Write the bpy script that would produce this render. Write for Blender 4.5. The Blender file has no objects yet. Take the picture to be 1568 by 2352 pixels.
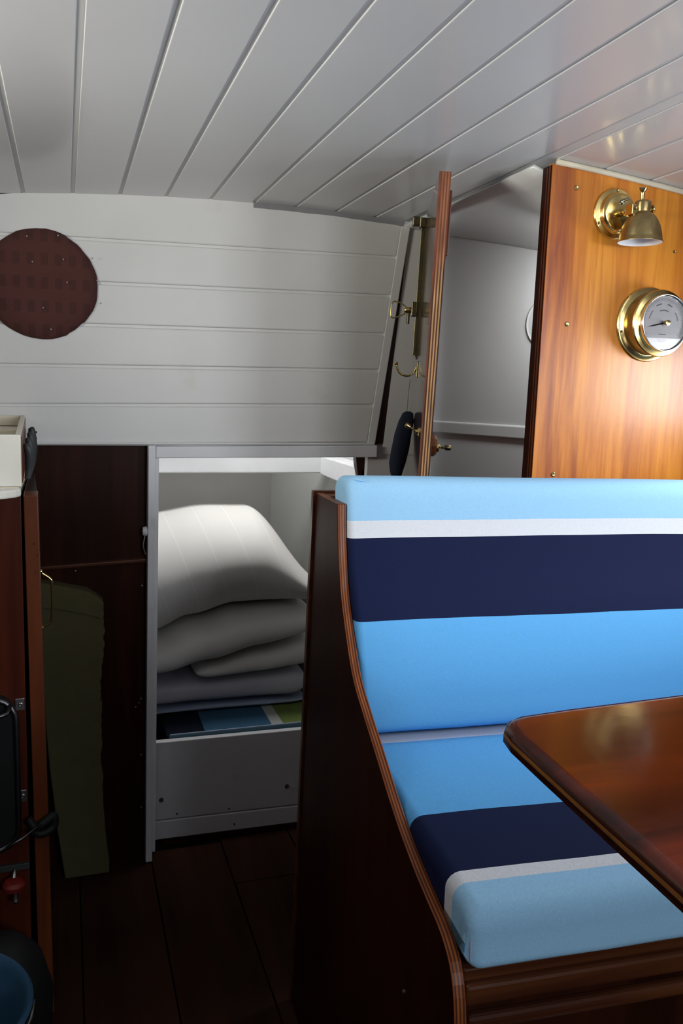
import bpy, math, random
from mathutils import Matrix, Vector, noise
random.seed(7)
S = bpy.context.scene
COL = S.collection
R = math.radians

# ------------------------------------------------------------------ camera
cam = bpy.data.cameras.new('camera'); camo = bpy.data.objects.new('camera', cam); COL.objects.link(camo)
cam.sensor_fit = 'HORIZONTAL'; cam.sensor_width = 36.0; cam.lens = 1898.0/1568.0*36.0
cam.clip_start = 0.02
rt = Vector((0.949, -0.315, 0.033)).normalized()
fw = Vector((0.316, 0.937, -0.146)); fw = (fw - rt*fw.dot(rt)).normalized()
up = rt.cross(fw)
m = Matrix((rt, up, -fw)).transposed().to_4x4(); m.translation = (0, 0, 1.18)
camo.matrix_world = m
S.camera = camo

# ------------------------------------------------------------------ world, light, exposure
w = bpy.data.worlds.new('sky'); S.world = w; w.use_nodes = True
w.node_tree.nodes['Background'].inputs[0].default_value = (0.80, 0.90, 1.0, 1)
w.node_tree.nodes['Background'].inputs[1].default_value = 1.0
def area(name, loc, direction, sx, sy, power, col, spread=180):
    l = bpy.data.lights.new(name, 'AREA'); l.shape = 'RECTANGLE'; l.size = sx; l.size_y = sy
    l.energy = power; l.color = col; l.spread = math.radians(spread)
    o = bpy.data.objects.new(name, l); COL.objects.link(o); o.location = loc
    o.rotation_euler = Vector(direction).to_track_quat('-Z', 'Y').to_euler()
    return o
# daylight coming in through the openings of the cabin, plus one added lamp
area('daylight_starboard_window', (1.335, 1.01, 1.215), (-1, 0.05, -0.30), 0.36, 0.18, 2.7, (0.93, 0.96, 1.0), 150)
area('daylight_starboard_aft_window', (1.335, -0.05, 1.29), (-1, 0.30, -0.05), 0.68, 0.24, 15.5, (0.93, 0.96, 1.0))
area('daylight_companionway', (0.66, -1.08, 1.36), (-0.08, 1, -0.05), 0.52, 0.40, 10.5, (0.93, 0.96, 1.0))
area('daylight_port_window', (-0.885, 0.90, 1.33), (1, 0.25, 0.50), 0.44, 0.18, 6.8, (1.0, 0.97, 0.86), 100)
area('daylight_forehatch', (0.46, 2.075, 1.375), (0, 0.10, -1), 0.36, 0.11, 2.4, (1.0, 0.98, 0.95))
area('added_toilet_lamp', (0.985, 1.435, 1.492), (-0.15, 0.45, -1), 0.12, 0.09, 2.9, (0.95, 0.98, 1.0))  # added lamp under the closed ceiling panel, brightens the toilet compartment
S.view_settings.view_transform = 'Standard'; S.view_settings.look = 'None'
S.view_settings.exposure = 0.12; S.view_settings.gamma = 1.0; S.view_settings.use_curve_mapping = False
S.cycles.use_denoising = True
S.cycles.max_bounces = 8; S.cycles.diffuse_bounces = 5; S.cycles.glossy_bounces = 4
S.cycles.caustics_reflective = False; S.cycles.caustics_refractive = False

# ------------------------------------------------------------------ materials
def newmat(name):
    mt = bpy.data.materials.new(name); mt.use_nodes = True
    nt = mt.node_tree; return mt, nt, nt.nodes['Principled BSDF']
def link(nt, a, b): nt.links.new(a, b)
def nd(nt, t, **k):
    n = nt.nodes.new(t)
    for a, b in k.items(): setattr(n, a, b)
    return n
def coords(nt, scale, space='Object'):
    tc = nd(nt, 'ShaderNodeTexCoord'); mp = nd(nt, 'ShaderNodeMapping')
    mp.inputs['Scale'].default_value = scale; link(nt, tc.outputs[space], mp.inputs[0]); return mp.outputs[0]
def ramp(nt, fac, stops, interp='LINEAR'):
    r = nd(nt, 'ShaderNodeValToRGB'); r.color_ramp.interpolation = interp
    e = r.color_ramp.elements
    while len(e) < len(stops): e.new(0.5)
    for k, (p, c) in enumerate(stops): e[k].position = p; e[k].color = (*c, 1)
    link(nt, fac, r.inputs[0]); return r.outputs[0]
def bump(nt, b, h, strength, dist=0.002):
    n = nd(nt, 'ShaderNodeBump'); n.inputs['Strength'].default_value = strength; n.inputs['Distance'].default_value = dist
    link(nt, h, n.inputs['Height']); link(nt, n.outputs[0], b.inputs['Normal'])
def paint(name, c, rough=0.35, var=0.05, scale=6.0, coat=0.0, dirt=None):
    mt, nt, b = newmat(name)
    n = nd(nt, 'ShaderNodeTexNoise'); n.inputs['Scale'].default_value = scale; n.inputs['Detail'].default_value = 5
    link(nt, coords(nt, (1, 1, 1)), n.inputs['Vector'])
    lo = tuple(x*(1-var) for x in c); hi = tuple(min(1, x*(1+var)) for x in c)
    col = ramp(nt, n.outputs['Fac'], [(0.3, lo), (0.7, hi)])
    if dirt:
        n2 = nd(nt, 'ShaderNodeTexNoise'); n2.inputs['Scale'].default_value = 9; n2.inputs['Detail'].default_value = 8
        link(nt, coords(nt, (1, 1, 1)), n2.inputs['Vector'])
        f = ramp(nt, n2.outputs['Fac'], [(0.66, (0, 0, 0)), (0.78, (0.35, 0.35, 0.35))])
        mx = nd(nt, 'ShaderNodeMixRGB'); link(nt, f, mx.inputs[0]); link(nt, col, mx.inputs[1]); mx.inputs[2].default_value = (*dirt, 1)
        col = mx.outputs[0]
    link(nt, col, b.inputs['Base Color'])
    b.inputs['Roughness'].default_value = rough
    b.inputs['Coat Weight'].default_value = coat; b.inputs['Coat Roughness'].default_value = 0.12
    n3 = nd(nt, 'ShaderNodeTexNoise'); n3.inputs['Scale'].default_value = 60; n3.inputs['Detail'].default_value = 3
    link(nt, coords(nt, (1, 1, 1)), n3.inputs['Vector']); bump(nt, b, n3.outputs['Fac'], 0.12, 0.001)
    return mt
def wood(name, dark, mid, light, rough=0.22, axis='Z', grain=28.0, coat=0.5, peel=0.10, spec=0.5, cr=0.10, streak=None):
    mt, nt, b = newmat(name)
    st = {'X': (0.07, 1, 1), 'Y': (1, 0.07, 1), 'Z': (1, 1, 0.07)}[axis]
    n = nd(nt, 'ShaderNodeTexNoise'); n.inputs['Scale'].default_value = grain; n.inputs['Detail'].default_value = 8
    n.inputs['Roughness'].default_value = 0.6; n.inputs['Distortion'].default_value = 0.5
    link(nt, coords(nt, st), n.inputs['Vector'])
    n2 = nd(nt, 'ShaderNodeTexNoise'); n2.inputs['Scale'].default_value = 5; n2.inputs['Detail'].default_value = 3
    st2 = tuple(0.25 if s < 0.5 else 1 for s in st)
    link(nt, coords(nt, st2), n2.inputs['Vector'])
    a = nd(nt, 'ShaderNodeMath', operation='MULTIPLY_ADD'); link(nt, n.outputs['Fac'], a.inputs[0]); a.inputs[1].default_value = 0.6
    a2 = nd(nt, 'ShaderNodeMath', operation='MULTIPLY'); link(nt, n2.outputs['Fac'], a2.inputs[0]); a2.inputs[1].default_value = 0.4
    link(nt, a2.outputs[0], a.inputs[2])
    col = ramp(nt, a.outputs[0], [(0.32, dark), (0.47, mid), (0.62, light)])
    if streak:
        n4 = nd(nt, 'ShaderNodeTexNoise'); n4.inputs['Scale'].default_value = streak[0]; n4.inputs['Detail'].default_value = 6; n4.inputs['Distortion'].default_value = 0.8
        link(nt, coords(nt, tuple(0.06 if q < 0.5 else 1 for q in st)), n4.inputs['Vector'])
        fk = ramp(nt, n4.outputs['Fac'], [(0.50, (1, 1, 1)), (0.62, streak[1]), (0.70, (1, 1, 1))])
        mk = nd(nt, 'ShaderNodeMixRGB', blend_type='MULTIPLY'); mk.inputs[0].default_value = 1
        link(nt, col, mk.inputs[1]); link(nt, fk, mk.inputs[2]); col = mk.outputs[0]
    link(nt, col, b.inputs['Base Color'])
    b.inputs['Roughness'].default_value = rough; b.inputs['Coat Weight'].default_value = coat; b.inputs['Coat Roughness'].default_value = cr
    b.inputs['Specular IOR Level'].default_value = spec
    n3 = nd(nt, 'ShaderNodeTexNoise'); n3.inputs['Scale'].default_value = 90; n3.inputs['Detail'].default_value = 2
    link(nt, coords(nt, (1, 1, 1)), n3.inputs['Vector']); bump(nt, b, n3.outputs['Fac'], peel, 0.001)
    return mt
def ply(name, axis, lo, hi, layers, cols, rough=0.3, along=(1, 1, 1), stain=None):
    """plywood edge: veneers stacked between lo and hi along one object axis"""
    mt, nt, b = newmat(name)
    tc = nd(nt, 'ShaderNodeTexCoord'); sp = nd(nt, 'ShaderNodeSeparateXYZ'); link(nt, tc.outputs['Object'], sp.inputs[0])
    mr = nd(nt, 'ShaderNodeMapRange'); link(nt, sp.outputs[axis], mr.inputs['Value'])
    mr.inputs['From Min'].default_value = lo; mr.inputs['From Max'].default_value = hi
    n = nd(nt, 'ShaderNodeTexNoise'); n.inputs['Scale'].default_value = 40; n.inputs['Detail'].default_value = 4
    link(nt, coords(nt, along), n.inputs['Vector'])
    ad = nd(nt, 'ShaderNodeMath', operation='MULTIPLY_ADD'); link(nt, n.outputs['Fac'], ad.inputs[0]); ad.inputs[1].default_value = 0.07
    link(nt, mr.outputs[0], ad.inputs[2])
    sb = nd(nt, 'ShaderNodeMath', operation='SUBTRACT'); link(nt, ad.outputs[0], sb.inputs[0]); sb.inputs[1].default_value = 0.035
    stops = [(k/layers, cols[k % len(cols)]) for k in range(layers)]
    c1 = ramp(nt, sb.outputs[0], stops, 'CONSTANT')
    n2 = nd(nt, 'ShaderNodeTexNoise'); n2.inputs['Scale'].default_value = 120; n2.inputs['Detail'].default_value = 4
    link(nt, coords(nt, along), n2.inputs['Vector'])
    v = ramp(nt, n2.outputs['Fac'], [(0.3, (0.55, 0.55, 0.55)), (0.65, (1, 1, 1))])
    mx = nd(nt, 'ShaderNodeMixRGB', blend_type='MULTIPLY'); mx.inputs[0].default_value = 1
    if stain:
        zn = nd(nt, 'ShaderNodeMath', operation='MULTIPLY_ADD'); link(nt, n.outputs['Fac'], zn.inputs[0]); zn.inputs[1].default_value = 0.25; link(nt, sp.outputs['Z'], zn.inputs[2])
        zf = nd(nt, 'ShaderNodeMapRange'); link(nt, zn.outputs[0], zf.inputs['Value']); zf.inputs['From Min'].default_value = stain[0]; zf.inputs['From Max'].default_value = stain[1]
        ms = nd(nt, 'ShaderNodeMixRGB'); link(nt, zf.outputs[0], ms.inputs[0]); link(nt, c1, ms.inputs[1])
        md = nd(nt, 'ShaderNodeMixRGB'); md.inputs[0].default_value = 0.72; link(nt, c1, md.inputs[1]); md.inputs[2].default_value = (0.22, 0.065, 0.035, 1)
        link(nt, md.outputs[0], ms.inputs[2]); c1 = ms.outputs[0]
    link(nt, c1, mx.inputs[1]); link(nt, v, mx.inputs[2]); link(nt, mx.outputs[0], b.inputs['Base Color'])
    b.inputs['Roughness'].default_value = rough; b.inputs['Specular IOR Level'].default_value = 0.25; bump(nt, b, n2.outputs['Fac'], 0.3, 0.001)
    return mt
def metal(name, c, rough=0.2, var=0.15):
    mt, nt, b = newmat(name)
    n = nd(nt, 'ShaderNodeTexNoise'); n.inputs['Scale'].default_value = 70; n.inputs['Detail'].default_value = 4
    link(nt, coords(nt, (1, 1, 1)), n.inputs['Vector'])
    link(nt, ramp(nt, n.outputs['Fac'], [(0.3, tuple(x*(1-var) for x in c)), (0.7, c)]), b.inputs['Base Color'])
    b.inputs['Metallic'].default_value = 1; b.inputs['Roughness'].default_value = rough
    return mt
def stripes(name, axis, lo, hi, stops, weave=900):
    """woven cotton with printed stripes at fixed positions along one object axis"""
    mt, nt, b = newmat(name)
    tc = nd(nt, 'ShaderNodeTexCoord'); sp = nd(nt, 'ShaderNodeSeparateXYZ'); link(nt, tc.outputs['Object'], sp.inputs[0])
    n0 = nd(nt, 'ShaderNodeTexNoise'); n0.inputs['Scale'].default_value = 3; link(nt, tc.outputs['Object'], n0.inputs['Vector'])
    wv = nd(nt, 'ShaderNodeMath', operation='MULTIPLY_ADD'); link(nt, n0.outputs['Fac'], wv.inputs[0]); wv.inputs[1].default_value = 0.008
    link(nt, sp.outputs[axis], wv.inputs[2])
    mr = nd(nt, 'ShaderNodeMapRange'); link(nt, wv.outputs[0], mr.inputs['Value'])
    mr.inputs['From Min'].default_value = lo+0.004; mr.inputs['From Max'].default_value = hi+0.004
    c1 = ramp(nt, mr.outputs[0], [((p-lo)/(hi-lo), c) for p, c in stops], 'CONSTANT')
    n = nd(nt, 'ShaderNodeTexNoise'); n.inputs['Scale'].default_value = weave; n.inputs['Detail'].default_value = 2
    link(nt, coords(nt, (1, 0.3, 1)), n.inputs['Vector'])
    v = ramp(nt, n.outputs['Fac'], [(0.3, (0.86, 0.86, 0.86)), (0.7, (1, 1, 1))])
    mx = nd(nt, 'ShaderNodeMixRGB', blend_type='MULTIPLY'); mx.inputs[0].default_value = 1
    link(nt, c1, mx.inputs[1]); link(nt, v, mx.inputs[2]); link(nt, mx.outputs[0], b.inputs['Base Color'])
    b.inputs['Roughness'].default_value = 0.85; b.inputs['Specular IOR Level'].default_value = 0.15
    bump(nt, b, n.outputs['Fac'], 0.15, 0.0006)
    return mt
def plain(name, c, rough=0.5, **k):  # one colour with faint mottling
    mt, nt, b = newmat(name)
    n = nd(nt, 'ShaderNodeTexNoise'); n.inputs['Scale'].default_value = 40; n.inputs['Detail'].default_value = 4
    link(nt, coords(nt, (1, 1, 1)), n.inputs['Vector'])
    link(nt, ramp(nt, n.outputs['Fac'], [(0.3, tuple(x*k.get('m', 0.9) for x in c)), (0.7, c)]), b.inputs['Base Color'])
    b.inputs['Roughness'].default_value = rough; b.inputs['Specular IOR Level'].default_value = k.get('s', 0.3)
    bump(nt, b, n.outputs['Fac'], k.get('b', 0.1), 0.001)
    return mt

LB = (0.37, 0.68, 0.97); MB_ = (0.135, 0.47, 0.90); NV = (0.008, 0.014, 0.056); WH = (0.80, 0.83, 0.88)
M = {}
M['ceil'] = paint('ceiling_gloss_paint', (0.62, 0.62, 0.64), 0.30, 0.03, 4, coat=0.35)
M['recess'] = paint('ceiling_recess_paint', (0.60, 0.60, 0.60), 0.45, 0.04, 8)
M['white'] = paint('white_paint', (0.68, 0.68, 0.67), 0.38, 0.04, 5, dirt=(0.52, 0.47, 0.36))
M['white2'] = paint('white_frame_paint', (0.72, 0.73, 0.76), 0.35, 0.04, 8, dirt=(0.40, 0.38, 0.35))
M['hull'] = paint('hull_paint', (0.62, 0.63, 0.62), 0.30, 0.04, 4, coat=0.3)
M['cream'] = paint('cream_paint', (0.66, 0.61, 0.48), 0.35, 0.06, 12, dirt=(0.45, 0.33, 0.18))
M['cream2'] = paint('off_white_gloss', (0.70, 0.69, 0.63), 0.35, 0.04, 12, dirt=(0.5, 0.42, 0.30))
M['mahog'] = wood('dark_mahogany', (0.011, 0.0028, 0.0013), (0.022, 0.0056, 0.0025), (0.038, 0.0098, 0.0042), 0.38, 'Z', 26, coat=0.0, peel=0.05, spec=0.10)
M['mahogx'] = wood('dark_mahogany_rail', (0.020, 0.004, 0.002), (0.055, 0.015, 0.006), (0.11, 0.036, 0.012), 0.3, 'X', 30, coat=0.1, peel=0.05, spec=0.3)
M['red'] = wood('red_mahogany', (0.065, 0.015, 0.005), (0.10, 0.025, 0.008), (0.14, 0.040, 0.012), 0.35, 'Z', 26, coat=0.1, spec=0.3)
M['redd'] = wood('deep_red_mahogany', (0.028, 0.005, 0.002), (0.050, 0.009, 0.0035), (0.078, 0.017, 0.006), 0.35, 'Z', 26, coat=0.05, spec=0.25)
M['table'] = wood('varnished_table', (0.022, 0.0026, 0.0010), (0.070, 0.0080, 0.0020), (0.17, 0.022, 0.004), 0.13, 'X', 16, coat=0.0, peel=0.05, spec=0.36, streak=(22, (0.45, 0.40, 0.40)))
M['orange'] = wood('orange_varnished_veneer', (0.30, 0.062, 0.006), (0.60, 0.195, 0.015), (0.74, 0.285, 0.026), 0.38, 'Z', 34, coat=0.28, peel=0.16, cr=0.24, streak=(46, (0.84, 0.74, 0.66)))
M['floor'] = wood('old_floor_board', (0.013, 0.0042, 0.0024), (0.022, 0.0080, 0.0045), (0.034, 0.0135, 0.0078), 0.65, 'Y', 14, coat=0.0, spec=0.06)
PLY1 = [(0.30, 0.075, 0.016), (0.09, 0.020, 0.007), (0.36, 0.11, 0.026), (0.12, 0.028, 0.010), (0.34, 0.10, 0.022), (0.08, 0.018, 0.006), (0.28, 0.07, 0.016)]
PLY2 = [(0.16, 0.05, 0.025), (0.06, 0.02, 0.012), (0.52, 0.30, 0.13), (0.10, 0.035, 0.018), (0.50, 0.28, 0.12), (0.08, 0.03, 0.015), (0.50, 0.28, 0.12), (0.05, 0.016, 0.010)]
M['plybench'] = ply('bench_plywood_edge', 'X', -0.0135, 0.0, 7, PLY1, 0.42, (1, 0.2, 0.2))
M['plytable'] = ply('table_plywood_edge', 'Z', 0.902, 0.92, 6, [(0.06, 0.014, 0.006), (0.12, 0.03, 0.01), (0.05, 0.012, 0.006), (0.42, 0.17, 0.045), (0.06, 0.014, 0.006), (0.17, 0.035, 0.011)], 0.25, (0.2, 0.2, 1))
M['plydoor'] = ply('door_plywood_edge', 'Y', 0.0, -0.0215, 8, PLY2, 0.45, (1, 1, 0.15), stain=(1.49, 1.55))
M['doorface'] = wood('door_varnished_face', (0.045, 0.022, 0.016), (0.075, 0.038, 0.028), (0.11, 0.06, 0.045), 0.12, 'Z', 24, coat=0.8, peel=0.02)
M['brass'] = metal('polished_brass', (0.72, 0.56, 0.23), 0.20)
M['brassdull'] = metal('aged_brass', (0.50, 0.38, 0.17), 0.30, 0.25)
M['brassdark'] = metal('tarnished_brass', (0.12, 0.10, 0.055), 0.38, 0.3)
M['steel'] = metal('steel', (0.40, 0.40, 0.40), 0.35)
M['darksteel'] = metal('dull_dark_steel', (0.10, 0.10, 0.11), 0.35)
M['silver'] = metal('silver_rim', (0.85, 0.88, 0.86), 0.12)
M['seat'] = stripes('seat_fabric', 'Y', -0.05, 0.45, [(-0.05, LB), (0.040, WH), (0.061, NV), (0.173, MB_), (0.378, WH)])
M['back'] = stripes('backrest_fabric', 'Z', 0.60, 1.10, [(0.60, MB_), (0.848, NV), (0.960, WH), (0.986, LB)])
M['matt'] = stripes('mattress_fabric', 'X', 0.0, 1.0, [(0.0, (0.006, 0.009, 0.02)), (0.335, (0.045, 0.12, 0.21)), (0.513, (0.42, 0.44, 0.42)), (0.545, (0.15, 0.21, 0.06))])
M['duvet'] = plain('white_cotton', (0.80, 0.79, 0.77), 0.9, b=0.02, m=0.985)
mt, nt, b = newmat('quilted_white_cotton')
def quilted():
    sp = nd(nt, 'ShaderNodeSeparateXYZ'); link(nt, coords(nt, (1, 1, 1)), sp.inputs[0])
    a1 = nd(nt, 'ShaderNodeMath', operation='MULTIPLY_ADD'); link(nt, sp.outputs['Z'], a1.inputs[0]); a1.inputs[1].default_value = 0.35; link(nt, sp.outputs['X'], a1.inputs[2])
    a2 = nd(nt, 'ShaderNodeMath', operation='MULTIPLY'); link(nt, a1.outputs[0], a2.inputs[0]); a2.inputs[1].default_value = 12.0
    a3 = nd(nt, 'ShaderNodeMath', operation='FRACT'); link(nt, a2.outputs[0], a3.inputs[0])
    link(nt, ramp(nt, a3.outputs[0], [(0.0, (0.78, 0.77, 0.75)), (0.48, (0.78, 0.77, 0.75)), (0.50, (0.90, 0.89, 0.87)), (0.52, (0.78, 0.77, 0.75))]), b.inputs['Base Color'])
    b.inputs['Roughness'].default_value = 0.9; b.inputs['Specular IOR Level'].default_value = 0.2
quilted(); M['quilted'] = mt
M['sheet'] = plain('lilac_white_sheet', (0.66, 0.66, 0.76), 0.9, b=0.1, m=0.95)
M['bluesheet'] = plain('pale_blue_sheet', (0.42, 0.50, 0.66), 0.9, b=0.2)
M['tealband'] = plain('teal_cotton_band', (0.10, 0.20, 0.27), 0.9, b=0.1)
M['foam'] = plain('olive_foam', (0.095, 0.086, 0.043), 0.95, b=0.5, s=0.1)
M['navy'] = plain('navy_cloth', (0.010, 0.014, 0.030), 0.8)
M['black'] = plain('black_rubber', (0.007, 0.0075, 0.008), 0.6, s=0.15)
M['darkcloth'] = plain('dark_green_grey_vinyl', (0.035, 0.040, 0.040), 0.45)
M['bucket'] = plain('blue_plastic', (0.028, 0.080, 0.150), 0.45, b=0.02)
M['redp'] = plain('red_plastic', (0.12, 0.008, 0.006), 0.5)
M['tape'] = plain('grey_tape', (0.26, 0.26, 0.27), 0.6, b=0.5)
M['rope'] = plain('grey_cord', (0.30, 0.29, 0.26), 0.9)
M['dial'] = plain('dial_card', (0.88, 0.87, 0.90), 0.6, b=0.0)
M['ink'] = plain('dial_ink', (0.18, 0.18, 0.20), 0.6)
mt, nt, b = newmat('clear_glass')
b.inputs['Roughness'].default_value = 0.03; b.inputs['Base Color'].default_value = (0, 0, 0, 1)
trn = nd(nt, 'ShaderNodeBsdfTransparent'); fz = nd(nt, 'ShaderNodeFresnel'); fz.inputs[0].default_value = 1.5
gl = nd(nt, 'ShaderNodeBsdfGlossy'); gl.inputs['Roughness'].default_value = 0.03; mxs = nd(nt, 'ShaderNodeMixShader')
link(nt, fz.outputs[0], mxs.inputs[0]); link(nt, trn.outputs[0], mxs.inputs[1]); link(nt, gl.outputs[0], mxs.inputs[2])
link(nt, mxs.outputs[0], nt.nodes['Material Output'].inputs['Surface'])
M['glass'] = mt
# dark red plaid cover
mt, nt, b = newmat('dark_red_plaid')
def plaid():
    c = coords(nt, (1, 1, 1)); sp = nd(nt, 'ShaderNodeSeparateXYZ'); link(nt, c, sp.inputs[0])
    outs = []
    for ax in ('X', 'Z'):
        mu = nd(nt, 'ShaderNodeMath', operation='MULTIPLY'); link(nt, sp.outputs[ax], mu.inputs[0]); mu.inputs[1].default_value = {'X': 35, 'Z': 20}[ax]
        fr = nd(nt, 'ShaderNodeMath', operation='FRACT'); link(nt, mu.outputs[0], fr.inputs[0])
        gt = nd(nt, 'ShaderNodeMath', operation='GREATER_THAN'); link(nt, fr.outputs[0], gt.inputs[0]); gt.inputs[1].default_value = 0.5
        outs.append(gt.outputs[0])
    mn = nd(nt, 'ShaderNodeMath', operation='MULTIPLY'); link(nt, outs[0], mn.inputs[0]); link(nt, outs[1], mn.inputs[1])
    mx = nd(nt, 'ShaderNodeMixRGB'); link(nt, mn.outputs[0], mx.inputs[0])
    mx.inputs[1].default_value = (0.075, 0.022, 0.017, 1); mx.inputs[2].default_value = (0.056, 0.016, 0.013, 1)
    link(nt, mx.outputs[0], b.inputs['Base Color']); b.inputs['Roughness'].default_value = 0.9
    n = nd(nt, 'ShaderNodeTexNoise'); n.inputs['Scale'].default_value = 300; link(nt, c, n.inputs['Vector']); bump(nt, b, n.outputs['Fac'], 0.4, 0.001)
plaid(); M['plaid'] = mt

# ------------------------------------------------------------------ builders
def tag(o, label=None, cat=None, group=None, kind=None):
    if label: o['label'] = label
    if cat: o['category'] = cat
    if group: o['group'] = group
    if kind: o['kind'] = kind
    return o
def empty(name, loc=(0, 0, 0), rot=(0, 0, 0)):
    o = bpy.data.objects.new(name, None); COL.objects.link(o); o.location = loc; o.rotation_euler = rot
    o.empty_display_size = 0.05; return o
def thing(name, label, cat, loc=(0, 0, 0), rot=(0, 0, 0), group=None): return tag(empty(name, loc, rot), label, cat, group)
def basis(o): return Matrix.Translation(o.location) @ o.rotation_euler.to_matrix().to_4x4()
def put(name, verts, faces, mat, parent=None, smooth=False, local=False, mats=None, bevel=0, seg=2):
    me = bpy.data.meshes.new(name); me.from_pydata([tuple(v) for v in verts], [], faces); me.update()
    mats_l = [mat] + (mats or [])
    for x in mats_l: me.materials.append(M[x])
    if smooth:
        for p in me.polygons: p.use_smooth = True
    o = bpy.data.objects.new(name, me); COL.objects.link(o)
    if parent is not None:
        o.parent = parent
        if not local: o.matrix_parent_inverse = basis_chain(parent).inverted()
    if bevel:
        bv = o.modifiers.new('edge', 'BEVEL'); bv.width = bevel; bv.segments = seg; bv.limit_method = 'ANGLE'; bv.angle_limit = R(40)
    return o
def basis_chain(o):
    b_ = basis(o) if o.type == 'EMPTY' else Matrix.Identity(4)
    if o.type != 'EMPTY': b_ = o.matrix_parent_inverse @ Matrix.Identity(4)
    return (basis_chain(o.parent) @ b_) if o.parent else b_
BF = [(0, 3, 2, 1), (4, 5, 6, 7), (0, 1, 5, 4), (1, 2, 6, 5), (2, 3, 7, 6), (3, 0, 4, 7)]
def boxv(x0, x1, y0, y1, z0, z1):
    return [(x0, y0, z0), (x1, y0, z0), (x1, y1, z0), (x0, y1, z0), (x0, y0, z1), (x1, y0, z1), (x1, y1, z1), (x0, y1, z1)]
def box(name, x0, x1, y0, y1, z0, z1, mat, parent=None, bevel=0.0, **k):
    return put(name, boxv(x0, x1, y0, y1, z0, z1), BF, mat, parent, bevel=bevel, **k)
def boxes(name, bl, mat, parent=None, bevel=0.0, **k):
    v, f = [], []
    for b_ in bl:
        n = len(v); v += boxv(*b_); f += [tuple(i+n for i in q) for q in BF]
    return put(name, v, f, mat, parent, bevel=bevel, **k)
def hexa(name, pts, mat, parent=None, bevel=0.0, **k):   # eight corners in box order
    return put(name, pts, BF, mat, parent, bevel=bevel, **k)
def prism(name, outline, a0, a1, axis, mat, parent=None, side=None, bevel=0.0, fn=None, **k):
    """outline: 2D points; extruded along axis from a0 to a1"""
    def mk(p, a):
        if axis == 'X': return (a, p[0], p[1])
        if axis == 'Y': return (p[0], a, p[1])
        return (p[0], p[1], a)
    n = len(outline)
    v = [mk(p, a0) for p in outline] + [mk(p, a1) for p in outline]
    if fn: v = [fn(q) for q in v]
    ar = sum(outline[i][0]*outline[(i+1) % n][1]-outline[(i+1) % n][0]*outline[i][1] for i in range(n))
    f = [tuple(range(n)), tuple(range(2*n-1, n-1, -1))] + [(i, i+n, (i+1) % n+n, (i+1) % n) for i in range(n)]
    flip = (ar > 0) ^ (axis == 'Y')
    if flip == (a1 > a0): f = [tuple(reversed(q)) for q in f]
    o = put(name, v, f, mat, parent, bevel=bevel, mats=[side] if side else None, **k)
    if side:
        for p in o.data.polygons[2:]: p.material_index = 1
    return o
def lathe(name, prof, mat, parent=None, mtx=None, seg=48, smooth=True, caps=(True, True), **k):
    v, f = [], []
    mtx = mtx or Matrix.Identity(4)
    for r_, h in prof:
        for i in range(seg):
            a = 2*math.pi*i/seg; v.append(mtx @ Vector((r_*math.cos(a), r_*math.sin(a), h)))
    for j in range(len(prof)-1):
        for i in range(seg):
            i2 = (i+1) % seg; f.append((j*seg+i, j*seg+i2, (j+1)*seg+i2, (j+1)*seg+i))
    if caps[0]: f.append(tuple(range(seg-1, -1, -1)))
    if caps[1]: f.append(tuple((len(prof)-1)*seg+i for i in range(seg)))
    o = put(name, v, f, mat, parent, smooth, **k)
    md = o.modifiers.new('split', 'EDGE_SPLIT'); md.split_angle = R(38)
    return o
def tube(name, pts, r_, mat, parent=None, seg=10, closed=False, **k):
    pts = [Vector(p) for p in pts]; rr = r_ if isinstance(r_, (list, tuple)) else [r_]*len(pts)
    v, f = [], []
    n = len(pts); prev = None
    for i, p in enumerate(pts):
        if closed: d = pts[(i+1) % n]-pts[i-1]
        else: d = pts[min(i+1, n-1)]-pts[max(i-1, 0)]
        d.normalize()
        if prev is None: a = d.orthogonal().normalized()
        else: a = (prev-d*prev.dot(d)).normalized()
        prev = a; b_ = d.cross(a)
        for s in range(seg):
            t = 2*math.pi*s/seg; v.append(p+(a*math.cos(t)+b_*math.sin(t))*rr[i])
    for i in range(n if closed else n-1):
        for s in range(seg):
            s2 = (s+1) % seg; j = (i+1) % n
            f.append((i*seg+s, i*seg+s2, j*seg+s2, j*seg+s))
    if not closed:
        f.append(tuple(range(seg-1, -1, -1))); f.append(tuple((n-1)*seg+s for s in range(seg)))
    return put(name, v, f, mat, parent, True, **k)
def catmull(pts, k=6):
    pts = [Vector(p) for p in pts]; out = []
    for i in range(len(pts)-1):
        p0, p1, p2, p3 = pts[max(i-1, 0)], pts[i], pts[i+1], pts[min(i+2, len(pts)-1)]
        for s in range(k):
            t = s/k
            out.append(0.5*((2*p1)+(p2-p0)*t+(2*p0-5*p1+4*p2-p3)*t*t+(3*p1-p0-3*p2+p3)*t**3))
    out.append(pts[-1]); return out
def smooth2(pts, k=5): return [(p[0], p[1]) for p in catmull([(a, b_, 0) for a, b_ in pts], k)]
def screw(parent, loc, axis_m, r_=0.0045, mat='brassdull', local=False):
    o = lathe('screw', [(r_, 0), (r_, 0.0012), (r_*0.7, 0.002), (r_*0.25, 0.0016), (0.0004, 0.0016)], mat, parent, Matrix.Translation(loc) @ axis_m, 14, local=local)
    return o
TO_CAM = Matrix.Rotation(R(90), 4, 'X')      # +z -> -y
TO_PX = Matrix.Rotation(R(90), 4, 'Y')       # +z -> +x
TO_NX = Matrix.Rotation(R(-90), 4, 'Y')
def ceil_z(x): return 1.603-0.09*(x-0.5)**2

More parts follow.
